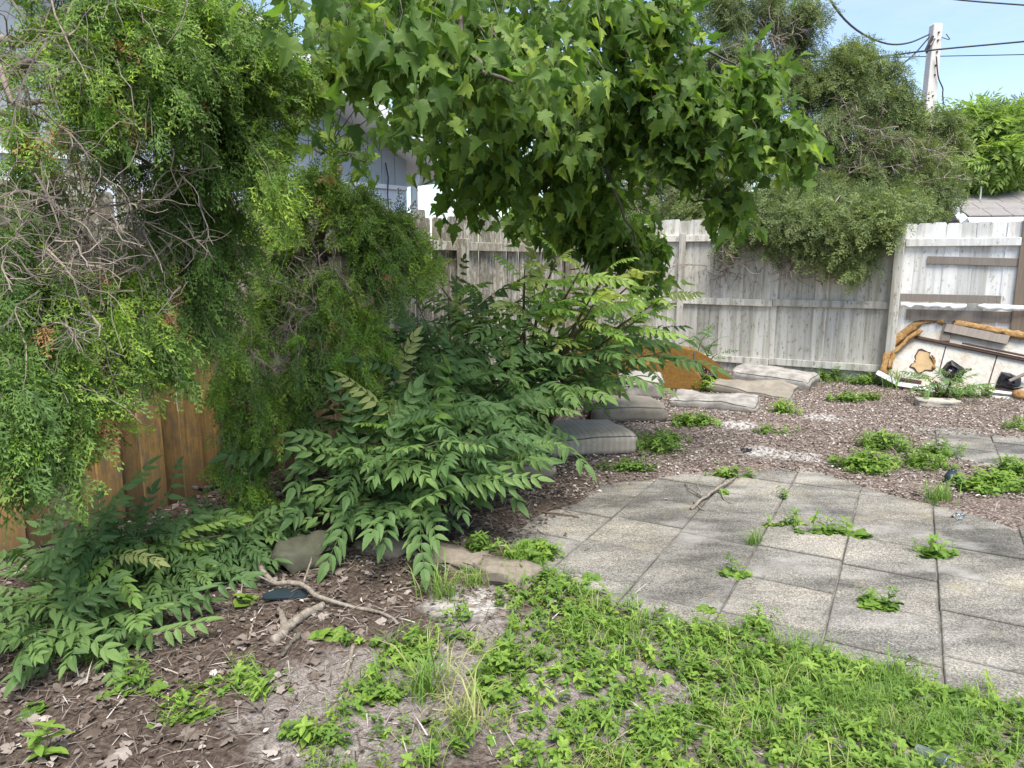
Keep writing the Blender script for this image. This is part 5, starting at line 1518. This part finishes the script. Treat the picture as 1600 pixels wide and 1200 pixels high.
def tuft_stamp(acc, xy, S, tint):
    xy = np.asarray(xy, float); n = len(xy)
    if n == 0: return
    P = np.column_stack([xy, np.maximum(ground_z(xy[:, 0], xy[:, 1]), -.004)])
    az = rng.uniform(0, 6.283, n); Dn = np.stack([np.cos(az), np.sin(az), np.zeros(n)], 1); Nn = np.tile([0, 0, 1.0], (n, 1))
    pick = rng.integers(0, len(TUFT), n); S = np.broadcast_to(S, (n,)); tint = np.broadcast_to(tint, (n,))
    for i, (tv, tt) in enumerate(TUFT):
        m = pick == i; stamp(acc, tv, tt, P[m], Dn[m], Nn[m], S[m], tint[m])
def clump_weed(label, px, py, rx, ry, n, temps, size=1.0, tint=.5, name='weed_clump', cat='weed', group='weeds on the yard floor', dome=.6, mat='weed'):
    c = gp(px, py)
    if temps is not TUFT and n > 12: n = int(n * (1.1 if py > 980 and px < 900 else 1.7))
    q = rand_in(n)[:, :2] * (.55 if n < 20 else .85 if n < 40 else 1.0)
    lobes = rand_in(4)[:, :2] * .6
    mv = rng.random(n) < (.55 if n >= 20 else 0)
    q[mv] = (lobes[rng.integers(0, 4, n)] + rng.normal(0, .2, (n, 2)))[mv]
    q = q * np.array([rx, ry])
    a = Acc(); rr = np.minimum(np.hypot(q[:, 0] / rx, q[:, 1] / ry), 1.2)
    S_ = rng.uniform(.7, 1.25, n) * size * (1.0 if temps is TUFT else (.42 if py > 980 and px < 900 else .58 if py < 800 else .5)) * rng.uniform(.7, 1.25, n) * (1 + dome * (1 - rr))
    xy = q + np.array([c.x, c.y])
    if temps is TUFT: tuft_stamp(a, xy, S_, np.clip(rng.normal(tint, .2, n), 0, 1))
    else:
        tn_ = np.clip(rng.normal(tint, .2, n), 0, 1); mm = rng.random(n) < (.78 if n >= 20 else 1.1)
        stamp_plants(a, temps, xy[mm], S_[mm], tn_[mm], .35)
        stamp_plants(a, PL_LN if temps is not PL_LN else PL_OV, xy[~mm], S_[~mm] * .8, tn_[~mm], .35)
    z = gz(c.x, c.y)
    for q_ in xy:
        m_ = (q_ + np.array([c.x, c.y])) / 2 + rng.normal(0, .012, 2); pts_ = [(w_[0], w_[1], max(gz(w_[0], w_[1]), 0.0) + .006) for w_ in ((c.x, c.y), m_, q_)]
        V, T = tube(pts_, .0014, 3); a.add(V, T, .3)
    me = a.mesh(name)
    co = np.empty(len(me.vertices) * 3, np.float32); me.vertices.foreach_get('co', co); co = co.reshape(-1, 3) - np.array([c.x, c.y, z]); me.vertices.foreach_set('co', co.astype(np.float32).ravel()); me.update()
    tag(link(name, me, M[mat], None, (c.x, c.y, z)), label, cat, group)
W = clump_weed
W('leafy weed patch between the striped cushion and the patio corner', 1025, 705, .26, .42, 60, PL_LN, 1.0, .40)
W('round-leaved weeds along the far left patio corner', 985, 738, .35, .12, 26, PL_OV, 1.0, .35)
W('dense low weed mound beside the flattened pale pad', 1085, 665, .26, .26, 60, PL_OV, 1.15, .55)
W('small weed by the orange leaf near the flattened pad', 1040, 690, .2, .2, 18, PL_OV, 1.0, .5)
W('yellow-green weed tuft in the litter before the pads', 1225, 648, .18, .16, 30, PL_LN, 1.0, .75)
W('sparse trailing weeds in the middle of the leaf litter', 1205, 680, .30, .10, 16, PL_OV, .9, .5)
W('bright weed growing out beside the ochre sofa arm', 1105, 612, .15, .12, 24, PL_LN, 1.3, .7)
W('weed bunch at the fence foot behind the thick grey cushion', 1215, 578, .30, .12, 30, PL_TALL, 1.5, .6)
W('yellowish weed bunch at the fence foot right of the ochre sofa', 1160, 580, .28, .15, 26, PL_TALL, 1.2, .5)
W('weed strip along the fence foot right of the thick cushion', 1290, 596, .55, .14, 60, PL_LN, 1.1, .45)
W('weed strip along the fence foot beside the wreck', 1350, 600, .30, .14, 40, PL_LN, 1.1, .5)
W('green weed in the open litter left of the wreck', 1320, 628, .24, .18, 34, PL_OV, 1.15, .55)
W('second green weed in the open litter nearer the wreck', 1362, 626, .18, .12, 22, PL_OV, 1.1, .5)
W('grassy weed fringe under the lower left of the wreck', 1400, 606, .16, .10, 12, TUFT, .16, .6, mat='grass')
W('spreading low weeds at the foot of the leaning wreck', 1500, 622, .55, .14, 60, PL_LN, 1.2, .5)
W('bright mounded weed at the far right patio edge', 1350, 735, .26, .22, 80, PL_OV, 1.25, .66)
W('feathery weed behind the bright mounded weed', 1390, 703, .28, .24, 60, PL_LN, 1.0, .5)
W('mixed weeds left of the blue-black light', 1440, 730, .30, .24, 60, PL_LN, .9, .48)
W('weeds and stems beside the second slab patch', 1470, 712, .22, .2, 30, PL_LN, 1.0, .5)
W('broad weed bank right of the blue-black light', 1550, 765, .38, .24, 90, PL_OV, 1.1, .58)
W('weed bank at the right edge below the slab patch', 1590, 742, .35, .2, 60, PL_LN, 1.0, .58)
W('grass tuft just below the blue-black light', 1465, 785, .14, .10, 12, TUFT, .075, .5, 'grass_tuft', 'grass', mat='grass')
W('low weeds in the litter at the far right edge', 1588, 670, .2, .15, 22, PL_LN, .8, .45)
W('trailing weed growing in the joint across the middle of the patio', 1225, 820, .20, .05, 16, PL_RD, 1.2, .5)
W('leafy end of the trailing patio weed', 1290, 832, .22, .06, 22, PL_RD, 1.5, .5)
W('small leaf cluster at the right end of the trailing patio weed', 1345, 840, .09, .05, 9, PL_RD, 1.6, .45)
W('round-leaved weed cluster between the right patio slabs', 1460, 865, .13, .09, 24, PL_RD, 1.4, .5)
W('flat round-leaved weed on the slabs in the patio foreground', 1365, 945, .13, .07, 26, PL_RD, 1.5, .48)
W('pair of small weeds in a joint left of the patio centre', 1145, 900, .13, .05, 14, PL_RD, 1.4, .45)
W('tiny weed on the slab near the left weeds', 925, 905, .10, .05, 9, PL_RD, 1.1, .4)
W('tiny grass tuft in the joint at the patio centre', 1178, 850, .05, .04, 6, TUFT, .075, .4, 'grass_tuft', 'grass', mat='grass')
W('small weed in the joint below the forked branch', 1225, 778, .08, .05, 8, PL_LN, .6, .6)
W('small weed on the pale slab at the patio front edge', 1100, 952, .07, .05, 8, PL_RD, 1.3, .5)
W('bushy weed at the patio front edge', 1190, 985, .10, .08, 18, PL_LN, .8, .55)
W('weed under the dead branch on the patio', 1130, 770, .06, .05, 7, PL_RD, 1.3, .6)
W('weeds at the patio edge behind the forked branch', 1145, 745, .28, .07, 20, PL_OV, .9, .55)
W('sprawling weeds at the left patio corner above the edging stone', 840, 870, .16, .14, 44, PL_OV, 1.1, .55)
W('small fern-like weed right of the far edging stone', 740, 865, .14, .08, 24, PL_LN, .9, .45)
W('round-leaved seedling beside the thin upright twig', 385, 945, .05, .04, 4, PL_RD, 2.4, .7, 'seedling', 'seedling')
W('leafy seedlings in front of the forked log', 520, 1000, .16, .08, 14, PL_RD, 1.7, .5)
W('dark-leaved weed near the mottled stick', 640, 1030, .12, .09, 18, PL_RD, 2.0, .45)
W('bright small weed right of the dark-leaved weed', 650, 1010, .08, .06, 12, PL_OV, 1.0, .6)
W('spiky grass tuft beside the edging stones', 690, 935, .12, .07, 6, TUFT, .10, .55, 'grass_tuft', 'grass', mat='grass')
W('thin grass tuft between the edging stones and the spiky tuft', 735, 915, .14, .05, 6, TUFT, .08, .6, 'grass_tuft', 'grass', mat='grass')
W('pale straw-coloured grass tuft at the bottom centre', 735, 1140, .10, .05, 6, TUFT, .10, .85, 'grass_tuft', 'grass', mat='grass')
W('green grass tuft left of the pale straw tuft', 665, 1090, .10, .05, 8, TUFT, .11, .55, 'grass_tuft', 'grass', mat='grass')
W('oval-leaved weed bunch above the pale straw tuft', 780, 1050, .14, .08, 22, PL_OV, 1.5, .5)
W('long-leaved weeds below the oval-leaved bunch', 770, 1090, .13, .06, 20, PL_OV, 1.2, .5)
W('clover-like creeping weed at the lower left', 200, 1085, .14, .10, 26, PL_RD, 1.4, .35)
W('creeping weed patch right of the clover-like weed', 290, 1130, .20, .06, 34, PL_RD, 1.0, .55)
W('pointed-leaf seedling at the bottom left corner', 75, 1190, .03, .02, 2, PL_OV, 2.2, .7, 'seedling', 'seedling')
W('dark seedling cluster near the bottom left corner', 55, 1115, .07, .05, 7, PL_RD, 1.6, .25)
W('creeping weeds between the lower left and the mottled stick', 400, 1080, .18, .14, 42, PL_RD, 1.1, .45)
W('weed bunch at the foot of the mottled stick', 600, 1100, .16, .06, 30, PL_OV, 1.0, .5)
W('weed bunch at the bottom edge left of centre', 490, 1165, .14, .07, 34, PL_OV, 1.0, .48)

# ------------------------------------------------------------------ ground cover, grass and litter (stuff)
def seen_xy(n, x0, x1, y0, y1):
    x = rng.uniform(x0, x1, n); y = rng.uniform(y0, y1, n)
    px, py, d = project(np.stack([x, y, np.zeros(n)], 1))
    return x, y, px, py
x, y, px, py = seen_xy(18000, -1.6, 2.8, 1.75, 3.7)
edge = np.interp(px, [0, 560, 700, 800, 870, 960, 1110, 1200, 1430, 1600, 1800], [1010, 1000, 960, 860, 900, 945, 980, 1003, 1064, 1104, 1150])
nz = vnoise(x, y, 4.0, 21) * .6 + vnoise(x, y, 9.0, 22) * .4
below = py - edge
dens = np.where(px > 1080, .95, np.where(px > 900, .75, np.where(px > 780, .55, np.where(px > 560, .25, .13))))
prob = np.clip(dens + nz * np.where(px > 900, .75, .6), 0, 1) * sstep(-12, 14, below)
prob *= np.where((px < 780), (nz > .12), 1)
prob = np.where((px > 780) & (px < 960) & (below < 60), np.maximum(prob, .85 * sstep(-12, 10, below)), prob)
keep = rng.random(len(x)) < prob * np.where(px > 880, .78, .55)
xy = np.stack([x, y], 1)[keep]
a = Acc(); k_ = rng.random(len(xy))
stamp_plants(a, PL_OV, xy[k_ < .62], rng.uniform(.28, .72, (k_ < .62).sum()), np.clip(rng.normal(.58, .27, (k_ < .62).sum()), 0, 1), .4)
m_ = (k_ >= .62) & (k_ < .8); stamp_plants(a, PL_RD, xy[m_], rng.uniform(.4, .95, m_.sum()), np.clip(rng.normal(.5, .2, m_.sum()), 0, 1), .4)
m_ = (k_ >= .8) & (k_ < .92); stamp_plants(a, PL_LN, xy[m_], rng.uniform(.4, .8, m_.sum()), np.clip(rng.normal(.6, .2, m_.sum()), 0, 1), .5)
tag(link('ground_cover', a.mesh('ground_cover'), M['weed']), 'low bright green weeds covering the ground in the foreground', 'ground cover', kind='stuff')
a = Acc()
m_ = k_ >= .88; tuft_stamp(a, xy[m_], rng.uniform(.04, .12, m_.sum()), np.clip(rng.normal(.55, .25, m_.sum()), 0, 1))
c = gp(1345, 1105); q = rng.normal(0, 1, (170, 2)) * np.array([.14, .08]) + np.array([c.x, c.y]); tuft_stamp(a, q, rng.uniform(.035, .085, 170), np.clip(rng.normal(.45, .15, 170), 0, 1))
c = gp(1440, 1150); q = rng.normal(0, 1, (60, 2)) * np.array([.14, .06]) + np.array([c.x, c.y]); tuft_stamp(a, q, rng.uniform(.035, .085, 60), np.clip(rng.normal(.5, .15, 60), 0, 1))
tag(link('grass', a.mesh('grass'), M['grass']), 'fine bright grass among the foreground weeds', 'grass', kind='stuff')
# dead leaves and needles
def curl_leaf(seed):
    r = np.random.default_rng(seed); w = r.uniform(.22, .4)
    o = [(0, 0), (w * .8, .25), (w, .5), (w * .55, .8), (0, 1)]; cu, tw_ = r.uniform(.3, 1.3), r.uniform(-.5, .5)
    return fan(o, (0, .45), lambda x, y: cu * abs(x) ** 1.2 + .25 * (y - .5) ** 2 + tw_ * x * (y - .5))
CURL = [curl_leaf(s) for s in range(6)]
DEADM = []
for s in range(4):
    V, T = maple_leaf(60 + s); V = V.copy(); V[:, 2] = .35 * np.sin(V[:, 0] * 4 + s) * .3 + .2 * V[:, 1] * np.sin(V[:, 1] * 3 + s); DEADM.append((V, T))
def litter(name, label, xy, temps, S_, tint):
    a = Acc(); n = len(xy)
    P = np.column_stack([xy, ground_z(xy[:, 0], xy[:, 1]) + rng.uniform(.001, .012, n)]); P[:, 2] = np.maximum(P[:, 2], .003)
    az = rng.uniform(0, 6.283, n); D_ = np.stack([np.cos(az), np.sin(az), rng.normal(0, .18, n)], 1)
    N_ = unit(np.stack([rng.normal(0, .35, n), rng.normal(0, .35, n), np.ones(n)], 1))
    pick = rng.integers(0, len(temps), n)
    for i, (tv, tt) in enumerate(temps):
        m = pick == i; stamp(a, tv, tt, P[m], D_[m], N_[m], S_[m], tint[m])
    tag(link(name, a.mesh(name), M['litter']), label, 'litter', kind='stuff')
def off_patio(x, y, keep_in=.03):
    sd = np.minimum(poly_sd(x, y, PATIO), poly_sd(x, y, PATIO2))
    return rng.random(len(x)) < np.where(sd < -.03, keep_in * np.exp(sd * 6), 1.0)
x, y, px, py = seen_xy(60000, -.6, 6.2, 4.3, 10.3)
back = (np.stack([x, y], 1) - np.array([CORNER.x, CORNER.y])) @ np.array([.527, .85])
lft = (np.stack([x, y], 1) - np.array([LSTART.x, LSTART.y])) @ np.array([-.866, .5])
keep = (px < 1680) & (back < -.02) & (lft < -.02) & off_patio(x, y, .02) & (vnoise(x, y, 2.2, 31) > -.75)
n = keep.sum()
litter('leaf_litter', 'pinkish brown dead leaves and chips covering the far yard', np.stack([x, y], 1)[keep], CURL, rng.uniform(.010, .032, n), np.clip(rng.normal(.74, .22, n), 0, 1))
x, y, px, py = seen_xy(22000, -3.0, 1.0, 1.7, 5.6)
lft = (np.stack([x, y], 1) - np.array([LSTART.x, LSTART.y])) @ np.array([-.866, .5])
dl = np.clip(.9 - .55 * (x + .6), .04, 1) * np.where(y > 2.9, 1, np.clip(.25 + .5 * (-x - .6), .05, 1))
keep = (lft < -.02) & off_patio(x, y, .02) & (rng.random(len(x)) < dl * .7) & (px > -60)
n = keep.sum()
litter('leaf_litter', 'brown dead leaves under the shrubs at the left', np.stack([x, y], 1)[keep], CURL, rng.uniform(.012, .036, n), np.clip(rng.normal(.42, .24, n), 0, 1))
x, y, px, py = seen_xy(900, -2.8, .6, 1.9, 4.6)
lft = (np.stack([x, y], 1) - np.array([LSTART.x, LSTART.y])) @ np.array([-.866, .5])
keep = (lft < -.03) & off_patio(x, y, .0) & (rng.random(len(x)) < np.clip(.75 - .5 * (x + .4), .05, 1)) & ((y > 2.6) | (x < -.7))
n = keep.sum()
litter('maple_leaf_litter', 'larger curled grey-brown maple leaves under the shrubs', np.stack([x, y], 1)[keep], DEADM, rng.uniform(.03, .058, n), np.clip(rng.normal(.55, .22, n), 0, 1))
# needles, straw and chips
nd = np.array([(-.022, 0, 0), (.022, 0, 0), (.018, .5, .04), (-.018, .5, .04), (0, 1, 0)]); nt_ = np.array([(0, 1, 2), (0, 2, 3), (3, 2, 4)])
x, y, px, py = seen_xy(30000, -2.9, 3.2, 1.7, 6.2)
lft = (np.stack([x, y], 1) - np.array([LSTART.x, LSTART.y])) @ np.array([-.866, .5])
keep = (lft < -.03) & off_patio(x, y, .05) & (px > -60) & (px < 1700); n = keep.sum()
litter('twig_litter', 'thin brown needles and straw scattered over the soil', np.stack([x, y], 1)[keep], [(nd, nt_)], rng.uniform(.03, .11, n), np.clip(rng.normal(.48, .26, n), 0, 1))
